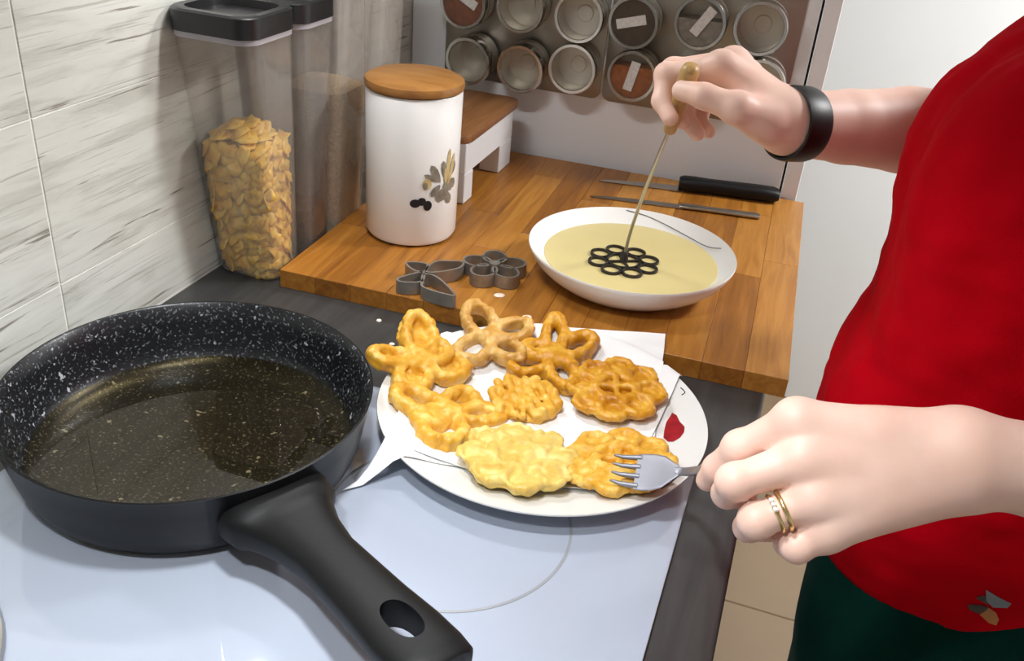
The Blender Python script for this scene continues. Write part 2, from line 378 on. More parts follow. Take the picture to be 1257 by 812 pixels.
M = dict(
    tile=tile_mat(), grout=pm('pale_grout', (238, 236, 228), .8, var=.03, scale=60),
    counter=None, hob=pm('white_hob_glass', (172, 180, 195), .06, var=.02, scale=4, spec=.5), ring_print=pm('grey_zone_print', (150, 152, 156), .3),
    paint=pm('white_wall_paint', (234, 235, 234), .75, var=.025, scale=3, bump=.1, bscale=220), ceil=pm('ceiling_paint', (235, 233, 228), .9),
    cab=pm('white_cabinet_laminate', (222, 223, 225), .35, var=.02, scale=5), cabedge=pm('white_cabinet_edge', (236, 236, 238), .35, var=.02),
    dark=pm('dark_gap', (40, 40, 42), .7), floor=pm('beige_floor_tile', (138, 118, 94), .4, c2=(126, 107, 85), scale=3),
    fgrout=pm('floor_grout', (140, 118, 92), .8),
    board=wood_mat('oiled_board_wood', (122, 72, 18), (160, 103, 34), (188, 133, 58)),
    bamboo=wood_mat('bamboo_lid_wood', (122, 78, 32), (152, 104, 50), (174, 126, 68), (4, 26, 26), tone=0),
    standwood=wood_mat('brown_stand_wood', (98, 60, 30), (128, 84, 46), (150, 104, 62), (30, 3, 30), tone=0),
    handlewood=wood_mat('pale_handle_wood', (150, 112, 60), (188, 150, 92), (208, 174, 118), (90, 90, 6), tone=0),
    forksteel=pm('matt_fork_steel', (142, 142, 150), .48, .7, var=.05, scale=10),
    steel=pm('brushed_steel', (176, 172, 164), .28, 1, var=.06, scale=8), plate_steel=pm('rack_sheet_steel', (150, 144, 134), .42, 1, var=.05, scale=6),
    tinsteel=pm('matt_tin_steel', (214, 210, 202), .42, .85, var=.05, scale=10),
    rimsteel=pm('polished_tin_rim', (205, 202, 196), .2, 1, var=.04), castiron=pm('grey_cast_aluminium', (150, 144, 136), .42, .7, var=.15, scale=80, bump=.2, bscale=300),
    darkiron=pm('dark_coated_iron', (58, 54, 52), .42, .6, var=.15, scale=80),
    panblack=pm('black_pan_enamel', (11, 11, 13), .42, var=.15, spec=.25), speck=speckle_mat(), bakelite=pm('black_bakelite', (11, 11, 12), .48, var=.2, spec=.3, scale=60, bump=.08, bscale=500),
    porcelain=pm('white_porcelain', (232, 231, 228), .16, var=.015, scale=12), ceramic=pm('white_ceramic', (244, 244, 243), .22, var=.015, scale=10),
    batter=pm('yellow_batter', (202, 186, 130), .3, var=.03, scale=18, spec=.4), drop=pm('pale_batter_drop', (244, 226, 208), .3, var=.03),
    greyprint=pm('grey_print', (112, 104, 92), .4, c2=(150, 140, 124), scale=90), goldprint=pm('ochre_print', (186, 158, 92), .4, c2=(214, 196, 150), scale=90),
    blackprint=pm('black_print', (26, 26, 30), .4), lineprint=pm('grey_line_print', (110, 106, 108), .35), redprint=pm('red_print', (176, 24, 40), .35, c2=(132, 8, 22), scale=120),
    towel=pm('white_paper_towel', (240, 240, 240), .9, var=.015, scale=40, bump=.35, bscale=420, bdist=.0008),
    lid=pm('black_plastic_lid', (24, 24, 26), .35, var=.15), seal=pm('grey_silicone_seal', (176, 172, 178), .5), plastic=clearmat('clear_container_plastic', (254, 253, 252), haze=.095, haze_col=(244, 238, 230)),  # plastic: pale haze put into the colour to brighten the dim jars
    pane=clearmat('clear_tin_window', (248, 247, 244), rough=.08, haze=.03), oil=clearmat('frying_oil', (240, 234, 216), rough=.02),
    flakecore=pm('cornflake_mass', (214, 156, 60), .7, c2=(170, 112, 34), scale=70, bump=.8, bscale=120, bdist=.004),
    brownfill=pm('dark_brown_granules', (70, 42, 28), .6, c2=(40, 22, 14), scale=260, bump=.9, bscale=300, bdist=.003), beigefill=pm('beige_grains', (176, 152, 120), .7, c2=(142, 118, 88), scale=260, bump=.9, bscale=300, bdist=.003),
    spicebrown=pm('brown_spice', (176, 100, 30), .8, c2=(140, 74, 18), scale=160), spicedark=pm('dark_spice', (84, 66, 50), .8, c2=(58, 44, 34), scale=160), spicered=pm('red_brown_spice', (150, 86, 56), .8, c2=(116, 62, 40), scale=160),
    spicegrey=pm('grey_spice', (156, 150, 142), .8, c2=(124, 118, 112), scale=120),
    paper=pm('label_paper', (206, 203, 196), .7, c2=(180, 178, 178), scale=220), skin=pm('skin', (240, 204, 188), .5, c2=(232, 190, 172), scale=26, sss=.12, bump=.06, bscale=420),
    nail=pm('finger_nail', (226, 170, 156), .25), shirt=pm('red_cotton', (182, 0, 20), .9, c2=(166, 0, 14), scale=14, bump=.25, bscale=900, spec=.05),
    trousers=pm('dark_green_cloth', (4, 48, 40), .9, c2=(0, 38, 32), scale=16, bump=.3, bscale=800, spec=.08), hair=pm('brown_hair', (70, 46, 32), .5, c2=(44, 28, 20), scale=60, bump=.6, bscale=120),
    strap=pm('black_rubber_strap', (15, 14, 15), .45, var=.2), gold=pm('pale_gold', (226, 204, 150), .22, 1, var=.05), gem=pm('pale_stone', (238, 236, 230), .1),
    shoe=pm('dark_shoe', (40, 38, 38), .6), eye=pm('eye_white', (236, 232, 228), .2), iris=pm('brown_iris', (60, 40, 26), .2), lip=pm('lip', (186, 104, 96), .45),
    lampglass=None, bluegrey=pm('blue_grey_print', (120, 124, 132), .6), orange=pm('orange_print', (170, 112, 60), .6), darkgrey=pm('dark_grey_print', (58, 52, 46), .6),
    fry1=fried_mat('golden_fried', (198, 130, 22), (224, 170, 56), (242, 210, 118)), fry2=fried_mat('deep_golden_fried', (172, 104, 8), (208, 146, 26), (232, 186, 78)),
    fry3=fried_mat('pale_fried', (204, 158, 62), (226, 196, 104), (240, 222, 150)), fry4=fried_mat('tan_fried', (172, 116, 34), (206, 158, 78), (232, 198, 128)),
    flake=fried_mat('cornflake_crust', (216, 148, 36), (240, 188, 72), (250, 214, 116), 90),
)
def counter_mat():
    m, nt, b = newmat('dark_grey_laminate'); v = coords(nt, (26, 2, 10)); f = noise(nt, v, 3, 6, .6, .5)
    r = ramp(nt, [(.3, col4((48, 49, 49))), (.7, col4((70, 70, 69)))]); nt.links.new(f, r.inputs[0]); nt.links.new(r.outputs[0], b.inputs['Base Color'])
    b.inputs['Roughness'].default_value = .4; bumpn(nt, b, f, .08, .0006); return m
M['counter'] = counter_mat()
def glow(name, c, s):
    m, nt, b = newmat(name); b.inputs['Base Color'].default_value = col4((240, 240, 235)); b.inputs['Emission Color'].default_value = (*c, 1)
    v = coords(nt); r = ramp(nt, [(.3, (s * .97,) * 3 + (1,)), (.7, (s,) * 3 + (1,))]); nt.links.new(noise(nt, v, 5), r.inputs[0])
    nt.links.new(r.outputs[0], b.inputs['Emission Strength']); return m
M['lampglass'] = glow('lamp_diffuser', (1, .95, .88), 6)

# ================================================================== the setting
BY = 1.345                                     # side of the tall cabinet that closes the worktop
def struct(name, me, m, label, parent=None):
    o = obj(name, me, m, parent)
    if parent is None: tag(o, label, kind='structure')
    return o
wall_left = struct('wall_left', boxme('wall_left', (-.12, -1.3, 0), (-.0011, 2.48, 2.5)), M['grout'], 'left kitchen wall behind the worktop with wood-look tiles')
struct('wall_far', boxme('wall_far', (-.12, 2.36, 0), (2.72, 2.48, 2.5)), M['paint'], 'plain white wall at the end of the kitchen')
struct('wall_right', boxme('wall_right', (2.6, -1.2, 0), (2.72, 2.36, 2.5)), M['paint'], 'plain white wall on the right side of the kitchen')
struct('wall_near', boxme('wall_near', (-.0011, -1.3, 0), (2.72, -1.2, 2.5)), M['paint'], 'plain white wall behind the viewpoint')
struct('ceiling', boxme('ceiling', (-.12, -1.3, 2.5), (2.72, 2.48, 2.6)), M['ceil'], 'plain white ceiling')
floor = struct('floor', boxme('floor', (-.12, -1.3, -.08), (2.72, 2.48, -.003)), M['fgrout'], 'beige tiled kitchen floor')
ft2 = boxme('tile', (-.2985, -.2985, -.01), (.2985, .2985, 0), .002, 1)
for i in range(5):
    for j in range(6):
        x = -.2 + .6 * i + .3; y = -1.5 + .6 * j + .3
        if x > 2.6 or y > 2.3: continue
        obj('tile', ft2, M['floor'], floor).location = (x, y, 0)
# wall tiles: stacked rows of long wood-look tiles
rows = [(.9, .9785), (.9785, 1.131), (1.131, 1.2835), (1.2835, 1.436), (1.436, 1.5885)]
cols = [(-1.2, -.611), (-.611, -.011), (-.011, .589), (.589, 1.189), (1.189, BY)]
g = .0011
for (z0, z1) in rows:
    for (y0, y1) in cols:
        cy, cz = (y0 + y1) / 2, (z0 + z1) / 2
        me = boxme('tile', (-.007, y0 + g - cy, z0 + .0005 - cz), (0, y1 - g - cy, z1 - .0005 - cz), .0004, 1)
        obj('tile', me, M['tile'], wall_left).location = (0, cy, cz)

# worktop, cabinets
wt = tag(obj('worktop', boxme('worktop', (0.0005, -1.15, .86), (.622, BY, .9), .004), M['counter']), 'dark grey wood-grain worktop running along the tiled wall', 'worktop')
def base_cabinet(y0, y1, label):
    t = thing('base_cabinet', label, 'cabinet', (.29, (y0 + y1) / 2, 0), group='base cabinets')
    obj('body', boxme('body', (.01, y0 + .001, .1), (.58, y1 - .001, .86)), M['cab'], t)
    obj('plinth', boxme('plinth', (.02, y0 + .001, 0), (.53, y1 - .001, .1)), M['dark'], t)
    d = obj('door', boxme('door', (.582, y0 + .003, .11), (.6, y1 - .003, .855), .002), M['cab'], t)
    obj('handle', tube('handle', [(.6, y0 + .2, .8), (.62, y0 + .2, .8), (.62, y0 + .4, .8), (.6, y0 + .4, .8)], .005), M['steel'], d)
base_cabinet(-1.14, -.55, 'white base cabinet under the worktop furthest from the tall cabinet')
base_cabinet(-.55, .08, 'white base cabinet under the worktop, second from the far end')
base_cabinet(.08, .7, 'white base cabinet under the hob')
base_cabinet(.7, 1.34, 'white base cabinet under the wooden board')
tc = thing('tall_cabinet', 'tall white cabinet closing off the end of the worktop, spice tins on its side', 'cabinet', (.29, 1.64, 0))
obj('side_panel', boxme('side_panel', (.002, BY, .0), (.585, BY + .018, 2.1), .0008, 1), M['cab'], tc)
obj('body', boxme('body', (.002, BY + .0185, .0), (.583, 1.94, 2.1)), M['cab'], tc)
obj('door', boxme('door', (.5885, BY + .002, .1), (.611, 1.94, 2.1), .001, 1), M['cabedge'], tc)
wc = thing('wall_cabinet', 'white wall cabinet above the worktop with a lamp beneath', 'cabinet', (.16, .97, 1.5))
obj('body', boxme('body', (.001, .6, 1.475), (.30, BY - .002, 2.1)), M['cab'], wc)
for y0, y1 in ((.6, .97), (.97, BY - .002)):
    d = obj('door', boxme('door', (.302, y0 + .002, 1.475), (.32, y1 - .002, 2.1), .001, 1), M['cab'], wc)
    obj('handle', tube('handle', [(.32, y1 - .05, 1.55), (.335, y1 - .05, 1.55), (.335, y1 - .05, 1.67), (.32, y1 - .05, 1.67)], .004), M['steel'], d)
ul = thing('cabinet_lamp', 'slim lamp fixed under the white wall cabinet', 'lamp', (.18, .82, 1.47))
obj('housing', boxme('housing', (.155, .715, 1.457), (.205, .925, 1.4745), .002), M['cab'], ul)
obj('diffuser', boxme('diffuser', (.165, .74, 1.453), (.195, .90, 1.4567)), M['lampglass'], ul)
hd = thing('range_hood', 'steel range hood above the hob with two round lamps', 'range hood', (.22, .25, 1.6))
obj('canopy', boxme('canopy', (.002, -.05, 1.602), (.50, .55, 1.66), .003), M['steel'], hd)
obj('chimney', boxme('chimney', (.002, .12, 1.66), (.26, .38, 2.498), .002, 1), M['steel'], hd)
for _p in HOOD: obj('lamp_cover', lathe('lamp_cover', [(0, 1.6018), (.038, 1.6018), (.036, 1.5985), (0, 1.5985)], 24, (_p[0], _p[1], 0)), M['lampglass'], hd)
cl = thing('pendant_lamp', 'white pendant lamp hanging from the ceiling in the middle of the kitchen', 'lamp', (CEIL[0], CEIL[1], 2.5))
obj('canopy', lathe('canopy', [(0, 2.499), (.05, 2.499), (.045, 2.475), (0, 2.47)], 32, (CEIL[0], CEIL[1], 0)), M['cab'], cl)
obj('cord', tube('cord', [(CEIL[0], CEIL[1], 2.472), (CEIL[0], CEIL[1], 2.25)], .003, 8), M['dark'], cl)
obj('shade', lathe('shade', [(.0, 2.255), (.06, 2.25), (.16, 2.21), (.215, 2.165), (.215, 2.155), (.208, 2.158), (.155, 2.2), (.06, 2.24), (0, 2.245)], 48, (CEIL[0], CEIL[1], 0)), M['cab'], cl)
obj('diffuser', lathe('diffuser', [(.2, 2.166), (.2, 2.160), (0, 2.157), (0, 2.17)], 40, (CEIL[0], CEIL[1], 0)), M['lampglass'], cl)

# hob
hob = thing('hob', 'white glass hob let into the dark worktop', 'hob', (.32, .3, .9))
obj('glass', prism('glass', rrect(.07, .578, .02, .664, .008), .9003, .9045, .0012), M['hob'], hob)
def ringprint(cx, cy, r, w=.0011): return lathe('zone_ring', [(r - w, .9047), (r + w, .9047), (r + w, .9049), (r - w, .9049)], 96, (cx, cy, 0), closed=True)
for cx, cy, r in ((.409, .5325 - .012, .0945), (.19, .48, .09), (.2, .16, .075), (.44, .16, .1)):
    obj('zone_ring', ringprint(cx, cy, r), M['ring_print'], hob)
HZ = .9046
# steel-rimmed lid at the very corner of the picture
ld = thing('pot_lid', 'dark glass pot lid with a steel rim lying on the hob beside the pan', 'lid', (.1125, .218, HZ))
obj('glass', lathe('glass', [(.112, .004), (.1, .012), (.06, .022), (.015, .026), (.0, .026), (0, .023), (.015, .023), (.06, .019), (.1, .009), (.112, .002)], 72, (.1125, .218, HZ)), M['panblack'], ld)
obj('rim', lathe('rim', [(.110, .0005), (.119, .0005), (.1205, .003), (.119, .006), (.111, .007)], 72, (.1125, .218, HZ), closed=True), M['rimsteel'], ld)
obj('knob', lathe('knob', [(.0, .026), (.008, .026), (.009, .036), (.018, .044), (.016, .05), (0, .052)], 32, (.1125, .218, HZ)), M['bakelite'], ld)

# ================================================================== frying pan
PC = (.19, .512); PZ = HZ
pan = thing('frying_pan', 'black speckled frying pan with oil, its handle pointing to the viewer', 'pan', (PC[0], PC[1], PZ))
c3 = (PC[0], PC[1], PZ)
obj('outer_shell', lathe('outer_shell', [(0, .0), (.112, .0), (.122, .003), (.129, .011), (.133, .022), (.1385, .047), (.1415, .0625), (.1425, .0645), (.1408, .0648)], 96, c3), M['panblack'], pan)
obj('inner_coating', lathe('inner_coating', [(0, .0055), (.106, .0055), (.118, .008), (.1255, .014), (.1295, .024), (.1352, .047), (.1392, .0635), (.1408, .0648)], 96, c3), M['speck'], pan)
a = R_(-30.5); ud = Vector((math.cos(a), math.sin(a), 0)); sd = Vector((-math.sin(a), math.cos(a), 0)); up = Vector((0, 0, 1))
def hp(r, z): return Vector((PC[0], PC[1], PZ)) + ud * r + up * z
hs = [(.1335, .036, .042, .019), (.151, .0375, .0395, .0185), (.1535, .038, .0365, .0165), (.166, .0385, .0300, .0155), (.182, .0395, .0245, .0145), (.205, .041, .0208, .0135), (.235, .0435, .0215, .0130), (.265, .046, .0225, .012), (.295, .0485, .0245, .0115), (.318, .0505, .0243, .011), (.331, .0518, .0225, .0105), (.3335, .052, .020, .0085)]
hme = loft('handle', [(hp(r, z), sd, up, w, h) for r, z, w, h in hs], 36, 2.9)
hobj = obj('handle', hme, M['bakelite'], pan)
cut = obj('cutter', loft('cutter', [(hp(.291, .0), sd, ud, .0100, .0175), (hp(.291, .11), sd, ud, .0100, .0175)], 32, 2.2))
bmod = hobj.modifiers.new('hole', 'BOOLEAN'); bmod.object = cut; bmod.operation = 'DIFFERENCE'; bmod.solver = 'EXACT'
dg = bpy.context.evaluated_depsgraph_get(); dg.update()
nm = bpy.data.meshes.new_from_object(hobj.evaluated_get(dg)); hobj.modifiers.clear(); hobj.data = autosmooth(nm, 45)
hobj.data.materials.clear(); hobj.data.materials.append(M['bakelite']); bpy.data.objects.remove(cut)
oil = tag(obj('cooking_oil', lathe('cooking_oil', [(0, .0062), (.105, .0062), (.1165, .0085), (.123, .0125), (.1252, .0165), (0, .0165)], 96, c3), M['oil']), 'shallow pool of clear yellowish frying oil in the black pan', 'oil')

# ================================================================== wooden board made of staves
BT = .921; BA = R_(1.9)
bd = thing('cutting_board', 'large oiled wooden board of glued staves on the worktop', 'cutting board', (.09, .806, .9), (0, 0, BA))
BW, BL = .5505, .517
nc = 13; w = BW / nc
for i in range(nc):
    cuts = [0]; y = rng.uniform(.1, .3)
    while y < BL - .08: cuts.append(y); y += rng.uniform(.16, .34)
    cuts.append(BL)
    for y0, y1 in zip(cuts[:-1], cuts[1:]):
        x0 = i * w; cxx, cyy = x0 + w / 2, (y0 + y1) / 2
        me = boxme('stave', (-w / 2 + .0001, y0 - cyy + .0001, 0), (w / 2 - .0001, y1 - cyy - .0001, BT - .9 - .0003 * rng.random()), .0004, 1)
        o = obj('stave', me, M['board'], bd, keep=False); o.location = (cxx, cyy, 0)

# ================================================================== spice rack
for x0, x1, lab in ((.058, .3045, 'left steel magnetic sheet of the spice rack behind the canister'), (.3075, .567, 'right steel magnetic sheet of the spice rack nearest the cabinet edge')):
    me = prism('magnetic_sheet', rrect(x0, x1, 1.018, 1.42, .012), 0, .0022, .0006)
    o = obj('magnetic_sheet', me, M['plate_steel']); o.rotation_euler = (R_(90), 0, 0); o.location = (0, BY - .0003, 0)
    tag(o, lab, 'rack panel', 'steel sheets of the spice rack')
tr, td = .0355, .045
tin_body = lathe('body', [(0, .0005), (.031, .0005), (.0325, .002), (.0333, .006), (.0333, .037), (.0315, .037), (.0315, .008), (.030, .006), (.012, .0058), (.011, .0075), (0, .0075)], 48)
tin_rim = lathe('lid_rim', [(.0345, .026), (tr - .0006, .0262), (tr, .0275), (tr, .0425), (tr - .0012, td), (.0305, td), (.0298, .0435), (.0305, .042), (.0338, .042), (.0338, .026)], 48, closed=True)
tin_pane = lathe('window', [(0, .0415), (.0306, .0415), (.0306, .0425), (0, .0425)], 48)
def segment(hh):
    pts = []; r = .0305
    a0 = math.asin(max(-1, min(1, hh / r)))
    for i in range(33):
        a = math.pi - a0 + (math.pi + 2 * a0) * i / 32; pts.append((r * math.cos(a), r * math.sin(a)))
    return pts
def tin(x, z, label, fill=None, lev=0, strip_ang=None, off=(0, 0), tilt=(0, 0), ln=.041):
    t = thing('spice_tin', label, 'spice tin', (x, BY - .003, z), (R_(90) + tilt[0], 0, tilt[1]), 'spice tins')
    obj('body', tin_body, M['tinsteel'], t, False); obj('lid_rim', tin_rim, M['rimsteel'], t, False); obj('window', tin_pane, M['pane'], t, False)
    if fill: obj('contents', prism('contents', segment(lev), .009, .0405), M[fill], t, False)
    if strip_ang is not None:
        l = obj('paper_label', boxme('paper_label', (-ln / 2, -.0065, 0), (ln / 2, .0065, .0003)), M['paper'], t, False)
        l.location = (off[0], off[1], .0427); l.rotation_euler = (0, 0, R_(strip_ang))
tin(.0999, 1.1326, 'spice tin with red-brown spice and slanted label, top left above the canister', 'spicered', .028, -28, (.002, .008))
tin(.1855, 1.1385, 'empty steel spice tin in the upper row, second from the left')
tin(.2713, 1.1375, 'empty steel spice tin in the upper row, third from the left')
tin(.3481, 1.1405, 'spice tin of dark spice with a nearly level paper label', 'spicedark', .0295, 16, (-.003, .001))
tin(.4373, 1.1524, 'spice tin with a steeply slanted paper label and grey contents', 'spicegrey', .004, 58, (.004, .003))
tin(.5159, 1.1565, 'empty steel spice tin at the right end of the upper row')
tin(.1134, 1.0560, 'empty steel spice tin half hidden by the bamboo lid', tilt=(R_(4), R_(-3)))
tin(.1926, 1.0575, 'empty steel spice tin drooping above the white stand', tilt=(R_(5), R_(0)))
tin(.2699, 1.0662, 'empty steel spice tin in the lower row next to the brown-filled tin')
tin(.3561, 1.0695, 'spice tin of golden brown spice with an upright paper label', 'spicebrown', .012, 78, (.0, .0))
tin(.4285, 1.0655, 'spice tin mostly hidden behind the hand with the iron')
tin(.5285, 1.0840, 'steel spice tin lowest at the right, just above the black wristband')

# ================================================================== clear food containers along the wall
def ring_at(x0, x1, y0, y1, r, z, n=5): return [(p[0], p[1], z) for p in rrect(x0, x1, y0, y1, r, n)]
def shell(name, secs, wall=.0014):
    """open-topped thin-walled box lofted through rounded rectangles"""
    vs = []; fs = []; k = len(secs[0]); allr = list(secs)
    inner = []
    for s_ in reversed(secs):
        cx = sum(p[0] for p in s_) / k; cy = sum(p[1] for p in s_) / k; hx = max(p[0] for p in s_) - cx; hy = max(p[1] for p in s_) - cy
        inner.append([(cx + (p[0] - cx) * (hx - wall) / hx, cy + (p[1] - cy) * (hy - wall) / hy, p[2]) for p in s_])
    inner[-1] = [(p[0], p[1], p[2] + .003) for p in inner[-1]]
    allr += inner
    for r in allr: vs += r
    for j in range(len(allr) - 1):
        for i in range(k): fs.append((j * k + i, j * k + (i + 1) % k, (j + 1) * k + (i + 1) % k, (j + 1) * k + i))
    fs.append(tuple(reversed(range(k)))); L = len(allr); fs.append(tuple(range((L - 1) * k, L * k)))
    return autosmooth(mesh(name, vs, fs), 40)
def solid(name, secs):
    vs = []; fs = []; k = len(secs[0])
    for r in secs: vs += r
    for j in range(len(secs) - 1):
        for i in range(k): fs.append((j * k + i, j * k + (i + 1) % k, (j + 1) * k + (i + 1) % k, (j + 1) * k + i))
    fs.append(tuple(reversed(range(k)))); fs.append(tuple(range((len(secs) - 1) * k, len(secs) * k)))
    return autosmooth(mesh(name, vs, fs), 40)
def container(label, b, t, zt):
    """b, t: (x0, x1, y0, y1) at the foot and below the lid"""
    c = thing('food_container', label, 'container', ((b[0] + b[1]) / 2, (b[2] + b[3]) / 2, .9), group='clear food containers')
    zs = [(.9006, 0, .016), (.904, 0, .018), (zt - .06, .8, .018), (zt - .02, 1, .018), (zt, 1, .018)]
    secs = []
    for z, q, r in zs:
        q = (z - .9) / (zt - .9) if q not in (0,) else 0
        e = .003 if z < .902 else 0
        x0, x1, y0, y1 = [b[i] + (t[i] - b[i]) * q for i in range(4)]
        secs.append(ring_at(x0 + e, x1 - e, y0 + e, y1 - e, r, z))
    obj('jar', shell('jar', secs), M['plastic'], c)
    x0, x1, y0, y1 = t
    obj('seal', solid('seal', [ring_at(x0 - .0005, x1 + .001, y0 - .001, y1 + .0005, .019, zt + .0003), ring_at(x0 - .0005, x1 + .001, y0 - .001, y1 + .0005, .019, zt + .0055)]), M['seal'], c)
    L = [ring_at(x0 - .001, x1 + .003, y0 - .003, y1 + .001, .02, zt + .006), ring_at(x0 - .001, x1 + .003, y0 - .003, y1 + .001, .02, zt + .025), ring_at(x0 + .001, x1 + .001, y0 - .001, y1 - .001, .02, zt + .027),
         ring_at(x0 + .009, x1 - .007, y0 + .007, y1 - .009, .018, zt + .027), ring_at(x0 + .010, x1 - .008, y0 + .008, y1 - .010, .018, zt + .019)]
    obj('lid', solid('lid', L), M['lid'], c)
    return c
C1b, C1t, C1z = (.004, .0830, .808, .868), (.0015, .093, .768, .856), 1.168
container('clear container of golden cornflakes with a black lid, nearest of the row', C1b, C1t, C1z)
container('clear container with a little dark brown filling, second of the row', (.006, .085, .880, .934), (.003, .094, .8605, .938), 1.168)
container('clear tall container of beige grain behind the canister, third of the row', (.006, .0855, .944, 1.024), (.003, .101, .943, 1.030), 1.235)
container('clear tall empty container at the back, last of the row', (.006, .0855, 1.04, 1.112), (.003, .101, 1.036, 1.118), 1.235)
tag(obj('brown_granules', solid('brown_granules', [ring_at(.0095, .0815, .8835, .9305, .014, .9045), ring_at(.009, .083, .882, .9312, .015, .958), ring_at(.02, .07, .89, .92, .01, .963)]), M['brownfill']), 'dark brown granules at the bottom of the second clear container', 'dry food', kind='stuff')
tag(obj('beige_grain', solid('beige_grain', [ring_at(.0095, .082, .9475, 1.0205, .014, .9045), ring_at(.0085, .089, .947, 1.0225, .015, 1.08), ring_at(.02, .07, .96, 1.01, .01, 1.086)]), M['beigefill']), 'beige grain filling half of the third clear container', 'dry food', kind='stuff')
# cornflakes
def c1(z):
    q = (z - .9) / (C1z - .9); return [C1b[i] + (C1t[i] - C1b[i]) * q for i in range(4)]
def ring1(z, e, r=.012):
    x0, x1, y0, y1 = c1(z); return ring_at(x0 + e, x1 - e, y0 + e, y1 - e, r, z)
core = solid('cornflake_heap', [ring1(.906, .009), ring1(.95, .010), ring1(1.0, .010), ring1(1.045, .010), ring1(1.058, .018, .01)])
tag(obj('cornflake_heap', core, M['flakecore']), 'packed cornflakes deep inside the nearest clear container', 'cornflakes', kind='stuff')
flakes = []
for k in range(7):
    r = random.Random(40 + k); n = 9; vs = [(0, 0, .0012)]; fs = []
    for ring, rad in ((1, .5), (2, 1.0)):
        for i in range(n):
            a = 2 * math.pi * i / n; rr = rad * (.0098 + .0025 * r.uniform(-1, 1)) * (1 if ring == 2 else 1)
            x, y = rr * math.cos(a) * 1.15, rr * math.sin(a) * .9
            vs.append((x, y, 18 * (x * x) * (1 if k % 2 else -1) - 10 * y * y + r.uniform(-.0012, .0012)))
    for i in range(n):
        i2 = (i + 1) % n; fs.append((0, 1 + i, 1 + i2)); fs.append((1 + i, 1 + n + i, 1 + n + i2, 1 + i2))
    m = len(vs); vs2 = vs + [(x, y, z - .0009) for x, y, z in vs]; f2 = fs + [tuple(reversed([q + m for q in f])) for f in fs]
    for i in range(n): i2 = (i + 1) % n; f2.append((1 + n + i2, 1 + n + i, 1 + n + i + m, 1 + n + i2 + m))
    me = mesh('cornflake', vs2, f2, True); me.materials.append(M['flake']); flakes.append(me)
fr_ = random.Random(11); spots = []
for row in range(15):
    z = .9105 + row * .0100
    x0, x1, y0, y1 = c1(z); e = .0068
    path = [Vector((*p, 0)) for p in rrect(x0 + e, x1 - e, y0 + e, y1 - e, .0118, 5)]
    cen = Vector(((x0 + x1) / 2, (y0 + y1) / 2, 0)); path.append(path[0])
    lens = [(q - p).length for p, q in zip(path[:-1], path[1:])]; tot = sum(lens); k = 21
    for i in range(k):
        d = (i + fr_.random() * .6) / k * tot; j = 0
        while d > lens[j] and j < len(lens) - 1: d -= lens[j]; j += 1
        t_ = (path[j + 1] - path[j]).normalized(); p = path[j] + t_ * d; nr = Vector((t_.y, -t_.x, 0))
        if nr.dot(p - cen) < 0: nr = -nr
        if nr.y > .6 or nr.x < -.8: continue
        spots.append(((p.x, p.y, z + fr_.uniform(-.004, .004)), (nr.x, nr.y, .15)))
for i in range(46):
    x0, x1, y0, y1 = c1(1.055); u, v = fr_.random(), fr_.random()
    hh = 1.056 + .016 * math.sin(math.pi * min(1, u * 1.1)) * math.sin(math.pi * (.35 + .5 * v)) + fr_.uniform(-.004, .004)
    spots.append(((x0 + .0135 + (x1 - x0 - .027) * u, y0 + .0135 + (y1 - y0 - .027) * v, hh), (.2 * fr_.uniform(-1, 1), -.5, 1)))
proto = None
for i, (p, nrm) in enumerate(spots[:296]):
    if proto is None:
        o = obj('cornflake', flakes[0]); proto = o
        tag(o, 'golden cornflake among the flakes in the nearest clear container', 'cornflake', 'cornflakes in the clear container')
    else:
        o = proto.copy(); COL.objects.link(o); o.data = flakes[i % 7]
    o.location = p
    nn = Vector(nrm) + Vector((fr_.uniform(-.2, .2), fr_.uniform(-.2, .2), fr_.uniform(-.2, .2)))
    o.rotation_euler = (nn.to_track_quat('Z', 'Y').to_matrix() @ Matrix.Rotation(fr_.uniform(0, 6.28), 3, 'Z')).to_euler()
    s = fr_.uniform(.85, 1.22); o.scale = (s, s, s)

# ================================================================== white canister with a bamboo lid
CC = (.171, .975); CR = .0545; CH = .177
can = thing('canister', 'white ceramic canister with a bamboo lid and printed leaves', 'canister', (CC[0], CC[1], BT))
obj('jar', lathe('jar', [(0, .001), (CR - .008, .001), (CR - .003, .0025), (CR, .008), (CR + .0005, .09), (CR + .0012, CH - .002), (CR, CH), (CR - .004, CH), (CR - .004, .006), (0, .006)], 80, (CC[0], CC[1], BT)), M['ceramic'], can)
obj('lid', lathe('lid', [(0, CH + .0004), (CR - .001, CH + .0004), (CR + .0022, CH + .002), (CR + .003, CH + .006), (CR + .0018, CH + .0105), (CR - .004, CH + .0135), (0, CH + .0145)], 80, (CC[0], CC[1], BT)), M['bamboo'], can)
def wrap_print(name, poly, m, lift=.0004):
    """flat print on the canister: (angle, height) outline"""
    cx = sum(p[0] for p in poly) / len(poly); cz = sum(p[1] for p in poly) / len(poly)
    def pt(a, z, q): rr = CR + .0007 + q; return (CC[0] + rr * math.cos(a), CC[1] + rr * math.sin(a), BT + z * 1.08 + .013)
    vs = [pt(cx, cz, lift * 1.4)] + [pt(a, z, lift) for a, z in poly]; n = len(poly)
    return obj(name, mesh(name, vs, [(0, 1 + i, 1 + (i + 1) % n) for i in range(n)]), m, can)
va = math.atan2(-CC[1], .6 - CC[0])                     # the print faces the front
def A(mm): return va + mm / CR
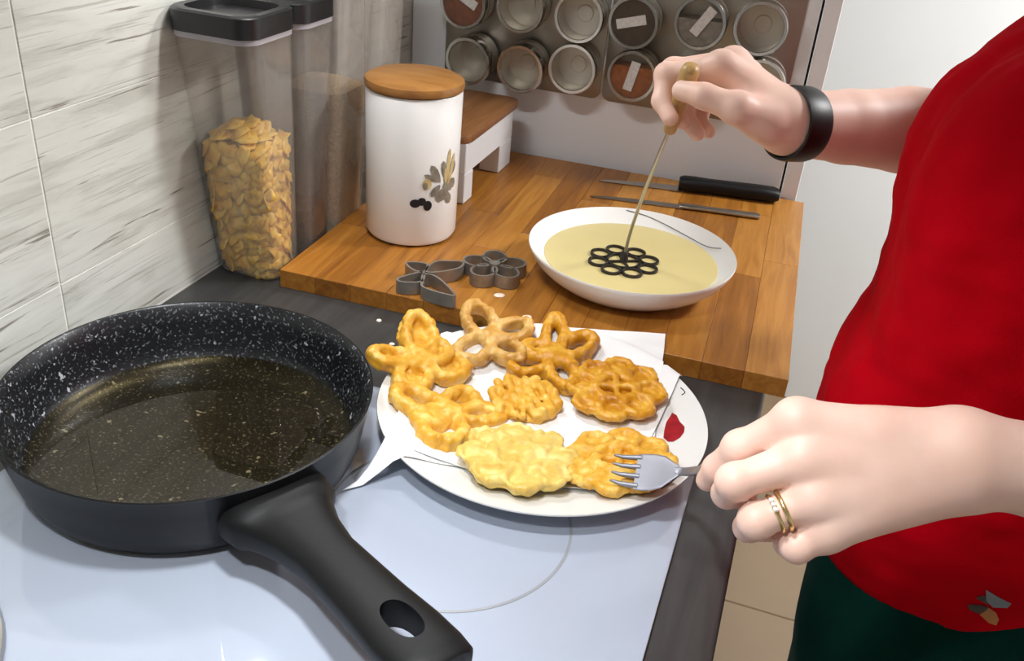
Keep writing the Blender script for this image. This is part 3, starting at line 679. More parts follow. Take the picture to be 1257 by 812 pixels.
def leaf(a0, z0, a1, z1, w):
    dx, dz = a1 - a0, z1 - z0; L = math.hypot(dx, dz); px, pz = -dz / L, dx / L; out = []
    for t in (0, .15, .35, .6, .85, 1): out.append((t, w * math.sin(math.pi * min(t * .8 + .05, 1)) if 0 < t < 1 else 0))
    pts = [(a0 + dx * t + px * q, z0 + dz * t + pz * q) for t, q in out] + [(a0 + dx * t - px * q, z0 + dz * t - pz * q) for t, q in reversed(out[1:-1])]
    return [(A(p[0]), p[1]) for p in pts]
for g_ in ((.034, .062, .021, .083, .0045), (.034, .063, .013, .073, .003), (.034, .060, .022, .048, .0045), (.036, .055, .033, .040, .0065), (.040, .062, .044, .040, .005), (.040, .07, .052, .05, .006), (.040, .066, .037, .086, .004), (.046, .066, .058, .082, .006), (.046, .060, .060, .056, .006), (.044, .05, .050, .036, .005)):
    wrap_print('leaf_print', leaf(*g_), M['greyprint'])
for g_ in ((.042, .06, .046, .085, .003), (.045, .058, .053, .078, .003), (.041, .06, .0405, .078, .002), (.048, .062, .056, .092, .003), (.044, .07, .047, .098, .003)):
    wrap_print('leaf_print', leaf(*g_), M['goldprint'], .0006)
def disc(a, z, ra, rz, n=14): return [(A(a + ra * math.cos(6.2832 * i / n)), z + rz * math.sin(6.2832 * i / n)) for i in range(n)]
wrap_print('berry_print', disc(.017, .062, .0055, .0062), M['goldprint']); wrap_print('berry_print', disc(.015, .0605, .003, .004), M['greyprint'], .0008)
for b_ in ((.004, .041, .0062, .0048), (.0115, .043, .005, .0045), (.0185, .038, .0052, .0058)): wrap_print('berry_print', disc(*b_), M['blackprint'])

# ================================================================== small white stand with a brown top
st = thing('wooden_stand', 'small white stand with a brown wooden top behind the canister', 'stand', (.153, 1.18, BT))
sx0, sx1, sy0, sy1, sz = .109, .197, 1.085, 1.272, 1.003
obj('apron', boxme('apron', (sx0 + .001, sy0, .962), (sx1, sy1, sz), .001, 1), M['cab'], st)
for yy in ((sy0, sy0 + .03), (sy1 - .05, sy1)):
    for xx in ((sx0 + .001, sx0 + .03), (sx1 - .03, sx1)):
        obj('leg', boxme('leg', (xx[0], yy[0], BT + .0005), (xx[1], yy[1], .9618), .001, 1), M['cab'], st)
obj('top', prism('top', rrect(sx0 - .004, sx1 + .004, sy0 - .005, sy1 + .02, .018), sz + .0003, sz + .012, .002), M['standwood'], st)

# ================================================================== shallow bowl with batter
BC = (.4465, .966)
def bz(r): return BT + .0065 + .036 * max(0, (r - .055) / .0615) ** 1.5     # inner surface of the bowl
bowl = thing('bowl', 'shallow white bowl of yellow batter on the wooden board', 'bowl', (BC[0], BC[1], BT))
inn = [(r, bz(r) - BT) for r in (0, .03, .055, .065, .075, .085, .095, .104, .111, .1150)]
out_ = [(.1166, .0425), (.1172, .0412), (.1162, .0385), (.1125, .031), (.1065, .0225), (.098, .0145), (.088, .0075), (.080, .003), (.0765, .0006), (.071, .0006), (.069, .003), (0, .003)]
obj('dish', lathe('dish', inn + out_, 112, (BC[0], BC[1], BT), 60), M['porcelain'], bowl)
bcurve = []
for a_, r_ in ((106, .1140), (94, .1110), (82, .1070), (68, .1032), (56, .1018), (46, .1020), (38, .1050), (32, .1100)):
    bcurve.append((BC[0] + r_ * math.cos(R_(a_)), BC[1] + r_ * math.sin(R_(a_)), bz(r_) + .0003))
obj('line_print', tube('line_print', catmull(bcurve, 6), .0006, 6), M['lineprint'], bowl)
bz_ = .9495
rb = .055 + .0615 * ((bz_ - BT - .0065) / .036) ** (1 / 1.5)
tag(obj('batter', lathe('batter', [(0, -.01), (.06, -.011), (rb - .006, -.0045), (rb - .0006, -.0002), (rb - .001, .0002), (rb - .006, .0), (0, .0)], 96, (BC[0], BC[1], bz_)), M['batter']), 'pale yellow batter filling the shallow white bowl', 'batter')
BATTER = bz_

# ================================================================== rosette irons
def petal_ring(cx, cy, a, r0, L, W, n=16):
    pts = []
    for i in range(n):
        t = 2 * math.pi * i / n; u = r0 + L * (1 - math.cos(t)) / 2; v = W * math.sin(t)
        pts.append((cx + u * math.cos(a) - v * math.sin(a), cy + u * math.sin(a) + v * math.cos(a)))
    return pts
IC = (.4420, .9500)
ir = thing('rosette_iron', 'flower-shaped rosette iron with a long rod dipped in the batter', 'rosette iron', (IC[0], IC[1], BATTER))
z0, z1 = BATTER - .008, BATTER + .003
obj('centre_ring', strip('centre_ring', [(IC[0] + .0185 * math.cos(6.2832 * i / 32), IC[1] + .0185 * math.sin(6.2832 * i / 32)) for i in range(32)], z0, z1, .0026), M['darkiron'], ir)
for k in range(8):
    a_ = R_(22.5 + 45 * k + 8); obj('petal', strip('petal', petal_ring(IC[0], IC[1], a_, .0195, .0205, .0105, 20), z0, z1, .0026), M['darkiron'], ir)
for a_ in (30, 120):
    d = Vector((math.cos(R_(a_)), math.sin(R_(a_)), 0)) * .018
    obj('cross_bar', strip('cross_bar', [Vector((IC[0], IC[1], 0)) - d, Vector((IC[0], IC[1], 0)), Vector((IC[0], IC[1], 0)) + d], z0, z1 - .0005, .0026, False), M['darkiron'], ir)
hb, ht = Vector((.4843, .8379, 1.1394)), Vector((.5000, .8029, 1.2146))
foot = Vector((IC[0], IC[1], BATTER + .001)); axis = (ht - hb).normalized()
obj('boss', tube('boss', [foot, foot + Vector((0, 0, .012))], [.005, .0035], 14), M['darkiron'], ir)
rod = catmull([foot + Vector((0, 0, .008)), foot + Vector((.0025, -.004, .032)), foot + Vector((.0085, -.020, .062)), foot + Vector((.022, -.057, .118)), hb + axis * .01], 6)
obj('rod', tube('rod', rod, .0019, 12), M['steel'], ir)
hl = (ht - hb).length - .016
obj('handle', tube('handle', [hb + axis * q for q in (-.002, .0, .012, .025, .04, .055, hl, hl + .005, hl + .007)], [.0045, .0058, .0064, .0072, .0078, .0082, .0084, .007, .003], 20), M['handlewood'], ir)

ZB0, ZB1 = BT + .0006, BT + .0150
bi = thing('iron_head', 'butterfly-shaped metal iron head lying on the board by the canister', 'rosette iron', (.2500, .845, BT))
wings = [[(.2434, .849), (.2309, .8477), (.2172, .8608), (.2381, .8684)], [(.2447, .8515), (.2443, .8774), (.2616, .8887), (.2731, .8911), (.2735, .8744), (.2559, .8539)],
         [(.246, .8431), (.2603, .8436), (.285, .8236), (.2931, .8111), (.2597, .8136), (.2511, .8263)], [(.2505, .826), (.2335, .8152), (.2255, .8197), (.2343, .8368), (.2435, .8472)]]
for w_ in wings: obj('wing', strip('wing', [(p.x, p.y) for p in catmull([(*q, 0) for q in w_], 4, True)], ZB0, ZB1, .0024), M['castiron'], bi)
obj('spine', strip('spine', [(.2525, .824), (.2468, .8375), (.2440, .850), (.2415, .866)], ZB0, ZB1 - .002, .003, False), M['castiron'], bi)
fi = thing('iron_head', 'flower-shaped metal iron head lying between butterfly iron and bowl', 'rosette iron', (.3060, .9035, BT))
for k in range(5): obj('petal', strip('petal', petal_ring(.306, .9035, R_(110 + 72 * k), .004, .0325, .0135, 20), ZB0, ZB1, .0024), M['castiron'], fi)
obj('hub', tube('hub', [(.306, .9035, ZB0), (.306, .9035, ZB1 + .002)], .006, 16), M['castiron'], fi)

# batter drops
def dropmesh(r, h): return lathe('batter_drop', [(0, 0), (r, 0), (r * .92, h * .5), (r * .6, h * .9), (0, h)], 18)
for (x, y, z, r, e, lab) in ((.3278, .861, BT, .0062, .75, 'pale batter drop on the board in front of the flower iron head'), (.3704, .8275, BT, .0052, .8, 'pale batter drop on the board near its front edge'),
                         (.2207, .7852, .9, .0028, 1, 'small batter drop on the worktop just before the board'), (.2539, .7469, .9, .0030, .8, 'small batter drop on the worktop beside the plate')):
    o = tag(obj('batter_drop', dropmesh(r, .0014), M['drop']), lab, 'batter drop', 'batter drops'); o.location = (x, y, z + .0002); o.scale = (1, e, 1); o.rotation_euler = (0, 0, .5)

# knives at the back of the board
def bladed(name, label, tip, end, hlen, hw, hh, bw, mat_h, zb, curved=0):
    tip, end = Vector(tip), Vector(end); d = (end - tip); L = d.length; d.normalize(); a = math.atan2(d.y, d.x)
    t = thing(name, label, 'knife', (tip.x, tip.y, zb), (0, 0, a))
    bl = L - hlen; n = 14; vs = []; fs = []
    for i in range(n + 1):
        x = bl * i / n; q = min(1, (i / n) ** .55 * 1.05); yb = -bw * .45; yt = yb + bw * q + curved * math.sin(math.pi * i / n)
        for y, z in ((yb, .0008), (yt, .0012), (yt, .0022), (yb, .0014)): vs.append((x, y, z))
    for i in range(n):
        for j in range(4): fs.append((i * 4 + j, i * 4 + (j + 1) % 4, i * 4 + 4 + (j + 1) % 4, i * 4 + 4 + j))
    fs += [(0, 1, 2, 3), tuple(range(n * 4, n * 4 + 4))]
    bm = bmesh.new(); me = mesh('blade', vs, fs); bm.from_mesh(me); bmesh.ops.recalc_face_normals(bm, faces=bm.faces)
    obj('blade', frombm('blade', bm), M['steel'], t, False)
    secs = []
    for q, w_, h_ in ((0, .7, .75), (.04, .95, .95), (.15, 1, 1), (.3, .86, .95), (.55, .9, 1), (.8, 1.02, 1), (.95, 1.05, .95), (1, .85, .7)):
        secs.append(((bl - .004 + (hlen + .004) * q, 0, .0006 + hh), (0, 1, 0), (0, 0, 1), hw * w_, hh * h_))
    obj('handle', loft('handle', secs, 24, 2.6), mat_h, t, False)
bladed('kitchen_knife', 'kitchen knife with a black handle lying at the back of the board', (.334, 1.276, 0), (.586, 1.320, 0), .137, .0135, .0105, .021, M['bakelite'], BT)
bladed('table_knife', 'steel table knife lying behind the bowl', (.3390, 1.205, 0), (.5690, 1.243, 0), .105, .0072, .0028, .014, M['steel'], BT, .002)

# ================================================================== plate, towel
PL = (.437, .668); PZ0 = .9050
def pz(r): return PZ0 + .0045 + .0175 * max(0, (r - .092) / .0525) ** 1.15
plate = thing('plate', 'large white plate with a red motif holding fried rosettes', 'plate', (PL[0], PL[1], PZ0))
pin = [(r, pz(r) - PZ0) for r in (0, .05, .092, .1, .11, .12, .13, .139, .1435)]
pout = [(.1448, .0222), (.1452, .0212), (.144, .0196), (.13, .0145), (.115, .0085), (.1, .003), (.097, .0002), (.09, .0002), (.088, .0018), (0, .0018)]
obj('dish', lathe('dish', pin + pout, 128, (PL[0], PL[1], PZ0), 60), M['porcelain'], plate)
def onplate(x, y, e=.0004): return (x, y, pz(math.hypot(x - PL[0], y - PL[1])) + e)
red = [(.5445, .7215), (.5490, .7180), (.5535, .7085), (.5590, .7010), (.5600, .6930), (.5580, .6850), (.5535, .6790), (.5490, .6790), (.5440, .6850), (.5425, .6960), (.5420, .7080)]
vs = [onplate(.5505, .698, .0009)] + [onplate(*q) for q in red]; n = len(red)
o = obj('red_motif', mesh('red_motif', vs, [(0, 1 + (i + 1) % n, 1 + i) for i in range(n)]), M['redprint'], plate); o['label'] = 'red printed petal on the rim'
for ln in ([(.5600, .6480), (.5648, .6380), (.5660, .6270), (.5630, .6130), (.5570, .6010)], [(.5440, .6465), (.5520, .6440), (.5590, .6450)], [(.5450, .7560), (.5500, .7500), (.5480, .7460)]):
    obj('line_print', tube('line_print', catmull([onplate(*q, .0003) for q in ln], 5), .0005, 6), M['blackprint'], plate)
def sheet_z(x, y, extra):
    r = math.hypot(x - PL[0], y - PL[1]); yb = .806 + (x - .09) * math.tan(BA)
    z = pz(min(r, .1448))
    if r > .1448: z = max(.9275 - .75 * (r - .1448), .9062)
    if y > yb - .012 and .09 < x < .64:
        q = min(1, (y - (yb - .012)) / .012); z = max(z, z * (1 - q) + (BT + .0012) * q)
    w_ = .0016 * mnoise.noise((x * 28, y * 28, 3 + extra)) + .0026 * mnoise.noise((x * 12, y * 12, 9 + extra))
    return z + .0021 + extra * .0016 + max(w_, -.0014)
def towel(label, corners, extra, n=44, tail=None):
    A_, B_, C_, D_ = [Vector((*c, 0)) for c in corners]; vs = []; fs = []
    for j in range(n + 1):
        for i in range(n + 1):
            u, v = i / n, j / n
            p = (A_ * (1 - u) + B_ * u) * (1 - v) + (D_ * (1 - u) + C_ * u) * v
            p += Vector((.003 * math.sin(5 * u + extra) * v, .003 * math.sin(4 * v + 1 + extra), 0))
            if tail:
                w_ = max(0, 1 - (u + 1 - v) / .16); p += (Vector((*tail, 0)) - D_) * w_ ** 2.6
            vs.append((p.x, p.y, sheet_z(p.x, p.y, extra)))
    for j in range(n):
        for i in range(n): k = j * (n + 1) + i; fs.append((k, k + n + 1, k + n + 2, k + 1))
    m_ = len(vs); top = [(x, y, z + .0005) for x, y, z in vs]
    allv = vs + top; af = [tuple(reversed(f)) for f in fs] + [tuple(q + m_ for q in f) for f in fs]
    bd_ = [i for i in range(n + 1)] + [j * (n + 1) + n for j in range(1, n + 1)] + [n * (n + 1) + i for i in range(n - 1, -1, -1)] + [j * (n + 1) for j in range(n - 1, 0, -1)]
    for a_, b_ in zip(bd_, bd_[1:] + bd_[:1]): af.append((a_, b_, b_ + m_, a_ + m_))
    bm = bmesh.new(); me = mesh('paper_towel', allv, af); bm.from_mesh(me)
    me2 = frombm('paper_towel', bm, True)
    return tag(obj('paper_towel', autosmooth(me2, 60), M['towel']), label, 'paper towel')
towel('white paper towel on the plate, its square corner reaching over the board', [(.2860, .768), (.5120, .8520), (.5440, .655), (.3400, .5470)], 0, tail=(.3215, .5180))
towel('second white paper towel layered on top, turned so its corner sticks out right', [(.3080, .742), (.5420, .7840), (.5280, .590), (.3560, .5660)], 1)

# ================================================================== fried rosettes
def teardrop(a, L, W, n=14, r0=.004, zc=0, zt=0):
    out = []
    for i in range(n + 1):
        t = 2 * math.pi * i / n; q = (1 - math.cos(t)) / 2; u = r0 + (L - r0) * q; v = W * math.sin(t)
        out.append((u * math.cos(a) - v * math.sin(a), u * math.sin(a) + v * math.cos(a), zc + zt * q))
    return out
def rosette(label, loc, m, build, h=.0013, half=.062, zr=(-.014, .024), seed=0, tilt=(0, 0), wob=(.0011, 330)):
    f = Field((-half, -half, zr[0]), (half, half, zr[1]), h); build(f); f.wobble(wob[0], wob[1], seed)
    o = obj('fried_rosette', nets('fried_rosette', f), m); o.location = loc; o.rotation_euler = (tilt[0], tilt[1], 0)
    return tag(o, label, 'rosette', 'fried rosettes on the plate')
def wing_ros(petals, rr=.0042, web=True):
    def b(f):
        r_ = random.Random(int(petals[0][0] * 7) + 500)
        for ang, L, W, zt in petals:
            p = teardrop(R_(ang), L - rr, W, 14, .003, 0, zt)
            for i in range(len(p) - 1):
                k = r_.uniform(.85, 1.25); f.cone(p[i], p[i + 1], rr * k, rr * r_.uniform(.85, 1.2), .003)
                f.cone((p[i][0], p[i][1], p[i][2] - .006), (p[i + 1][0], p[i + 1][1], p[i + 1][2] - .006), rr * .9, rr * .9, .003)
            if web:
                c = (.55 * L * math.cos(R_(ang)), .55 * L * math.sin(R_(ang)), zt * .5 - .0055)
                f.ell(c, (L * .36, L * .36, .0034) if W > .012 else (W, W, .003), .005)
        f.ell((0, 0, -.001), (.012, .012, .0075), .006)
    return b
def flower_ros(R, n=8, cross=True, fill=.0045, rr=.0036, a0=0, puff=0, lobes=None):
    def b(f):
        f.ell((0, 0, -.004), (R * .82, R * .82, fill), .006)
        rc = R * .42
        for i in range(24):
            a, c = 2 * math.pi * i / 24, 2 * math.pi * (i + 1) / 24
            f.cone((rc * math.cos(a), rc * math.sin(a), .0022), (rc * math.cos(c), rc * math.sin(c), .0022), rr, rr, .003)
        for k in range(n):
            a = 2 * math.pi * (k + a0) / n; cx, cy = R * .70 * math.cos(a), R * .70 * math.sin(a); q = R * .285
            f.ell((cx, cy, -.0025), (q * .98, q * .98, .0052 + puff), .004)
            pts = [(cx + q * math.cos(2 * math.pi * i / 12), cy + q * math.sin(2 * math.pi * i / 12), .0014) for i in range(13)]
            for p0, p1 in zip(pts[:-1], pts[1:]): f.cone(p0, p1, rr, rr, .0025)
        if cross:
            for a in (.3, .3 + math.pi / 2):
                f.cone((-rc * math.cos(a), -rc * math.sin(a), .0028), (rc * math.cos(a), rc * math.sin(a), .0028), rr * .95, rr * .95, .003)
    return b
rosette('golden star-shaped rosette at the left rim of the plate, nearest the pan', (.3171, .6805, .9340), M['fry1'], wing_ros([(124, .060, .014, .010), (-144, .054, .009, .004), (30, .046, .016, -.001), (-90, .044, .014, -.002), (75, .034, .010, .004)], .0046), seed=1, tilt=(.05, .28))
rosette('golden butterfly rosette with a hole in its wing, below the star-shaped one', (.3640, .6300, .9215), M['fry1'], wing_ros([(-176, .056, .013, .005), (-81, .050, .018, .002), (30, .052, .011, .0), (84, .042, .013, .003), (-130, .036, .009, .0)], .0052, False), seed=2, tilt=(-.05, .12))
rosette('tan butterfly rosette with open curled wings at the far edge of the towel', (.3560, .7560, .9310), M['fry4'], wing_ros([(142, .046, .014, .012), (44, .045, .013, .006), (-110, .050, .014, .0), (-31, .046, .012, .002)], .0046, False), seed=3, tilt=(.12, .05))
rosette('deep golden open rosette behind the centre of the plate', (.4220, .7540, .9270), M['fry2'], wing_ros([(107, .060, .009, .010), (57, .052, .012, .006), (-135, .050, .013, -.001), (-54, .052, .012, .0), (170, .036, .010, .002)], .0047, False), seed=4, tilt=(.08, 0))
def strips_ros(f):
    r_ = random.Random(3); f.ell((0, 0, -.004), (.030, .030, .005), .006)
    for k in range(7):
        o_ = -.026 + k * .0088; L = math.sqrt(max(.031 ** 2 - o_ ** 2, 0)); d = Vector((math.cos(2.2), math.sin(2.2), 0)); pn = Vector((-d.y, d.x, 0))
        pts = [pn * o_ + d * (L * (q / 3 - 1)) + pn * r_.uniform(-.002, .002) + Vector((0, 0, .002 + r_.uniform(-.001, .003))) for q in range(7)]
        for p0, p1 in zip(pts[:-1], pts[1:]): f.cone(p0, p1, r_.uniform(.0028, .0045), r_.uniform(.0028, .0045), .0025)
    for k in range(5):
        a = r_.uniform(0, 6.28); f.ell((.027 * math.cos(a), .027 * math.sin(a), 0), (.007, .007, .006), .004)
rosette('small pale golden rosette of crossed strands in the middle of the plate', (.4160, .6820, .9200), M['fry1'], strips_ros, seed=5, half=.05)
rosette('round deep golden flower rosette with a cross in its centre, at the right', (.4903, .7230, .9270), M['fry2'], flower_ros(.0440, 8, True, .0030, .0034, .2, .000), seed=6, tilt=(.10, -.04))
rosette('large pale yellow flower rosette lying face down at the front of the plate', (.4405, .5915, .9250), M['fry3'], flower_ros(.0485, 8, False, .0075, .0026, .5, .003), seed=7, tilt=(-.09, .0), wob=(.0015, 240))
rosette('golden flower rosette under the fork at the right front of the plate', (.5170, .6200, .9255), M['fry1'], flower_ros(.0455, 8, True, .004, .0038, .1, .001), seed=8, tilt=(-.05, -.14))

# ================================================================== fork in the left hand
fk = thing('fork', 'steel fork held in the left hand over the right front rosette', 'fork', (.5606, .5962, .952))
tipc, neck = Vector((.5180, .5880, .9410)), Vector((.5640, .5880, .9540)); g1 = Vector((.5870, .5190, 1.0130)); g2 = Vector((.6170, .5060, 1.0320))
fd = (neck - tipc).normalized(); fs_ = Vector((.10, -1, -.45)); fs_ = (fs_ - fd * fs_.dot(fd)).normalized(); fu = fd.cross(fs_).normalized()
if fu.z < 0: fu = -fu
secs = []
for q, w_ in ((.018, .0158), (.024, .0165), (.032, .0162), (.040, .0140), (.046, .0092), (.052, .0046)):
    secs.append((tipc + fd * q + fu * (-.0035 * math.sin(math.pi * min(q / .05, 1))), fs_, fu, w_, .0010))
obj('head', loft('head', secs, 20, 3.2), M['forksteel'], fk)
for k in range(4):
    y = (-.0126 + .0084 * k); p = [tipc + fd * q + fs_ * (y * (.9 + .1 * q / .02)) + fu * (-.0035 * math.sin(math.pi * q / .05) + (.002 if q == 0 else 0)) for q in (0, .006, .013, .021)]
    obj('tine', tube('tine', p, [.0009, .0017, .0021, .0023], 8), M['forksteel'], fk)
hpts = catmull([tipc + fd * .049, tipc + fd * .056 + Vector((.001, -.003, .002)), tipc + fd * .058 + (g1 - neck) * .35, g1, g2], 6)
secs = []; fr2 = frames(hpts)
for i, (p, t, s, u) in enumerate(fr2):
    q = i / (len(fr2) - 1); side = t.cross(Vector((-.45, -.5, .75))).normalized(); secs.append((p, side, side.cross(t), .0030 + .0028 * q, .0013))
obj('handle', loft('handle', secs, 16, 2.8), M['forksteel'], fk)

# ================================================================== the person
per = thing('person', 'person in a red top and dark green trousers holding an iron and a fork', 'person', (.80, .75, 0))
LH = dict(index=[(.6348, .4994, 1.0778), (.6063, .4968, 1.0511), (.5957, .501, 1.0288), (.5914, .5039, 1.0154)],
          middle=[(.6426, .4842, 1.0622), (.6078, .468, 1.0459), (.605, .4834, 1.0247), (.6172, .5026, 1.0104)],
          ring=[(.6534, .4734, 1.0444), (.6248, .4593, 1.0286), (.6219, .4725, 1.0118), (.6361, .4901, 1.0)],
          little=[(.6642, .469, 1.0274), (.651, .4603, 1.0171), (.6465, .4734, 1.007), (.6562, .4903, 1.0005)],
          thumb=[(.72, .5308, 1.064), (.6712, .5368, 1.0458), (.6231, .5307, 1.0187), (.5966, .5216, 1.0083)])
RH = dict(index=[(.5192, .8394, 1.2019), (.4733, .8391, 1.1878), (.475, .8234, 1.1684), (.4867, .8120, 1.158)],
          middle=[(.5263, .8711, 1.1994), (.4745, .8652, 1.1868), (.4766, .8513, 1.162), (.4935, .8400, 1.1489)],
          ring=[(.5374, .8909, 1.1868), (.4885, .8821, 1.1719), (.4924, .8601, 1.1488), (.5088, .8448, 1.1388)],
          little=[(.549, .905, 1.1703), (.5054, .8958, 1.1561), (.5051, .8749, 1.141), (.5171, .8608, 1.1375)],
          thumb=[(.5675, .8103, 1.1687), (.543, .7944, 1.1804), (.5139, .7949, 1.1858), (.4938, .8047, 1.1851)])
FR = dict(index=(.0125, .0098, .0086, .0074), middle=(.0130, .0102, .0090, .0076), ring=(.0122, .0096, .0085, .0072), little=(.0112, .0084, .0075, .0065), thumb=(.0165, .0124, .0108, .0090))
def hand(f, J, wrist, wr, back, sc=1.0, tweak=None):
    """palm from metacarpals, then five separate fingers"""
    w_ = np.array(wrist)
    palm = f.like(); names = ('index', 'middle', 'ring', 'little')
    prev = None
    for i, nme in enumerate(names):
        m_ = np.array(J[nme][0]); carp = w_ + (np.array(J['index'][0]) - np.array(J['little'][0])) * (.16 - .11 * i) + (m_ - w_) * .12
        palm.cone(carp, m_, .0150 * sc, FR[nme][0] * sc * .98, .010)
        if prev is not None:
            mm = (m_ + prev[0]) / 2; cc = (carp + prev[1]) / 2
            palm.cone(cc, mm + (cc - mm) * .12, .0150 * sc, .0108 * sc, .012)
        prev = (m_, carp)
    ctr = sum(np.array(J[n_][0]) for n_ in names) / 4
    pc = ctr * .55 + w_ * .45 - np.array(back) * .010
    palm.cone(pc, w_ * .8 + ctr * .2 - np.array(back) * .004, .021 * sc, .020 * sc, .014)
    th = np.array(J['thumb'][0]); tm = np.array(J['thumb'][1])
    palm.cone(w_ * .6 + th * .4, tm, .0175 * sc, .0122 * sc, .016)
    palm.cone(th, np.array(J['index'][0]) * .55 + w_ * .45, .014 * sc, .010 * sc, .014)
    f.join(palm, .016)
    fing = None
    for nme in names + ('thumb',):
        g = f.like(); p = [np.array(q) for q in J[nme]]; r = [q * sc for q in FR[nme]]
        if nme != 'thumb':
            p0 = p[0] * .72 + w_ * .28; g.cone(p0, p[0], r[0] * .9, r[0], .004)
            # knuckle
            g.ell(p[0] + np.array(back) * .0012, (r[0] * 1.06,) * 3, .005)
        g.chain(p, r, .0045); g.ell(p[1] + np.array(back) * .0005, (r[1] * 1.05,) * 3, .005)
        if fing is None: fing = g
        else: fing.join(g, .0012)
    f.join(fing, .0075)
def skin_arm(lo, hi, h, J, wrist, chain, rs, wr, back, sc):
    f = Field(lo, hi, h)
    f.chain([wrist] + chain, [wr] + rs, .005)
    hand(f, J, wrist, wr, back, sc); return f
lw = (.7360, .5115, 1.0750)
fl = skin_arm((.572, .425, .975), (.99, .63, 1.33), .0016, LH, lw, [(.7853, .5225, 1.0700), (.86, .520, 1.082), (.945, .505, 1.10), (.914, .536, 1.205), (.862, .605, 1.298)], [.0285, .037, .040, .043, .039], .0262, (-.25, -.72, .65), 1.0)
rw = (.5884, .8354, 1.1643)
fr = skin_arm((.455, .77, 1.075), (.90, 1.03, 1.37), .0016, RH, rw, [(.6356, .8812, 1.1574), (.6877, .9285, 1.1508), (.775, .985, 1.145), (.80, .955, 1.212), (.838, .89, 1.30)], [.0325, .0390, .042, .044, .038], .0272, (.1, -.35, .93), .98)
# neck, head and the trunk under the clothes
fh = Field((.68, .60, .92), (.97, .90, 1.66), .005)
fh.cone((.825, .75, 1.30), (.815, .75, 1.43), .056, .050, .02)
fh.cone((.83, .71, 1.0), (.84, .71, 1.25), .07, .07, .03); fh.cone((.83, .79, 1.0), (.84, .79, 1.25), .07, .07, .03)
fh.ell((.805, .75, 1.535), (.092, .073, .105), .02); fh.ell((.775, .75, 1.475), (.062, .056, .062), .03)
fh.cone((.722, .75, 1.525), (.705, .75, 1.492), .008, .012, .014)
for s_ in (-1, 1):
    fh.ell((.82, .75 + s_ * .073, 1.515), (.018, .009, .030), .006); fh.ell((.722, .75 + s_ * .031, 1.528), (.014, .017, .011), .010, True)
fh.cone((.722, .725, 1.448), (.722, .775, 1.448), .008, .008, .01)
body = obj('body', nets('body', fl, fr, fh), M['skin'], per)
sm = body.modifiers.new('smooth', 'SMOOTH'); sm.factor = .5; sm.iterations = 3
for s_ in (-1, 1):
    e = obj('eye', lathe('eye', [(.0, -.0115), (.006, -.0098), (.0105, -.005), (.0115, 0), (.0105, .005), (.006, .0098), (0, .0115)], 20, (.733, .75 + s_ * .031, 1.528)), M['eye'], per)
    obj('iris', lathe('iris', [(0, .0), (.0052, 0), (.0048, .001), (0, .0016)], 16), M['iris'], e)
    i_ = e.children[0]; i_.rotation_euler = (0, R_(-90), 0); i_.location = (.7222, .75 + s_ * .031, 1.528)
obj('mouth', loft('mouth', [((.7140 + .006 * abs(q), .75 + .024 * q, 1.4475), (1, 0, 0), (0, 0, 1), .003, .001 + .005 * (1 - q * q)) for q in (-1, -.6, -.2, .2, .6, 1)], 14, 2), M['lip'], per)
fa = Field((.70, .64, 1.36), (.97, .86, 1.67), .005); fa.ell((.826, .75, 1.552), (.098, .083, .110), .02); fa.cone((.885, .75, 1.52), (.905, .75, 1.40), .062, .045, .03)
fa.ell((.72, .75, 1.50), (.075, .070, .085), .008, True)
obj('hair', nets('hair', fa), M['hair'], per)
# red top
ft_ = Field((.635, .40, .845), (1.03, 1.09, 1.44), .0052)
def cap(y0, y1, x, z, r, k=.05): ft_.cone((x, y0, z), (x, y1, z), r, r, k)
cap(.715, .80, .795, .905, .122, .03); cap(.715, .80, .790, .955, .123, .02); cap(.715, .80, .797, .990, .117, .012); cap(.715, .80, .806, 1.05, .110, .015); cap(.71, .80, .803, 1.09, .112, .03); cap(.70, .81, .818, 1.17, .105)
cap(.68, .82, .832, 1.25, .092); ft_.cone((.845, .645, 1.318), (.845, .865, 1.318), .050, .050, .05)
for y_ in (.70, .80): ft_.ell((.758, y_, 1.175), (.076, .070, .092), .035)
ft_.cone((.845, .625, 1.315), (.915, .535, 1.20), .056, .062, .04); ft_.cone((.845, .880, 1.312), (.80, .955, 1.215), .054, .058, .04)
ft_.wobble(.0022, 60, 3); ft_.wobble(.0012, 130, 5)
ft_.plane((.80, .60, .868), (.10, -.12, -1)); 
# arms come out of open sleeves
ft_.plane((.93, .515, 1.165), (.45, -.55, -.80)) if False else None
shirt = obj('red_top', nets('red_top', ft_), M['shirt'], per)
# trousers
fp = Field((.62, .52, .02), (1.0, .98, .98), .007)
fp.cone((.80, .725, .90), (.80, .79, .90), .113, .113, .04); fp.cone((.812, .71, .82), (.812, .80, .82), .117, .117, .05)
for y_, dx in ((.685, -.003), (.825, .0)):
    fp.chain([(.810 + dx, y_, .76), (.806 + dx, y_, .48), (.81 + dx, y_, .06)], [.108, .082, .062], .03)
fp.wobble(.003, 40, 8)
obj('trousers', nets('trousers', fp), M['trousers'], per)
for y_ in (.685, .825):
    fsn = Field((.60, y_ - .06, -.01), (.90, y_ + .06, .11), .005); fsn.ell((.81, y_, .045), (.055, .04, .05), .03); fsn.ell((.735, y_, .030), (.10, .043, .032), .03); fsn.plane((.7, y_, .002), (0, 0, -1))
    obj('shoe', nets('shoe', fsn), M['shoe'], per)
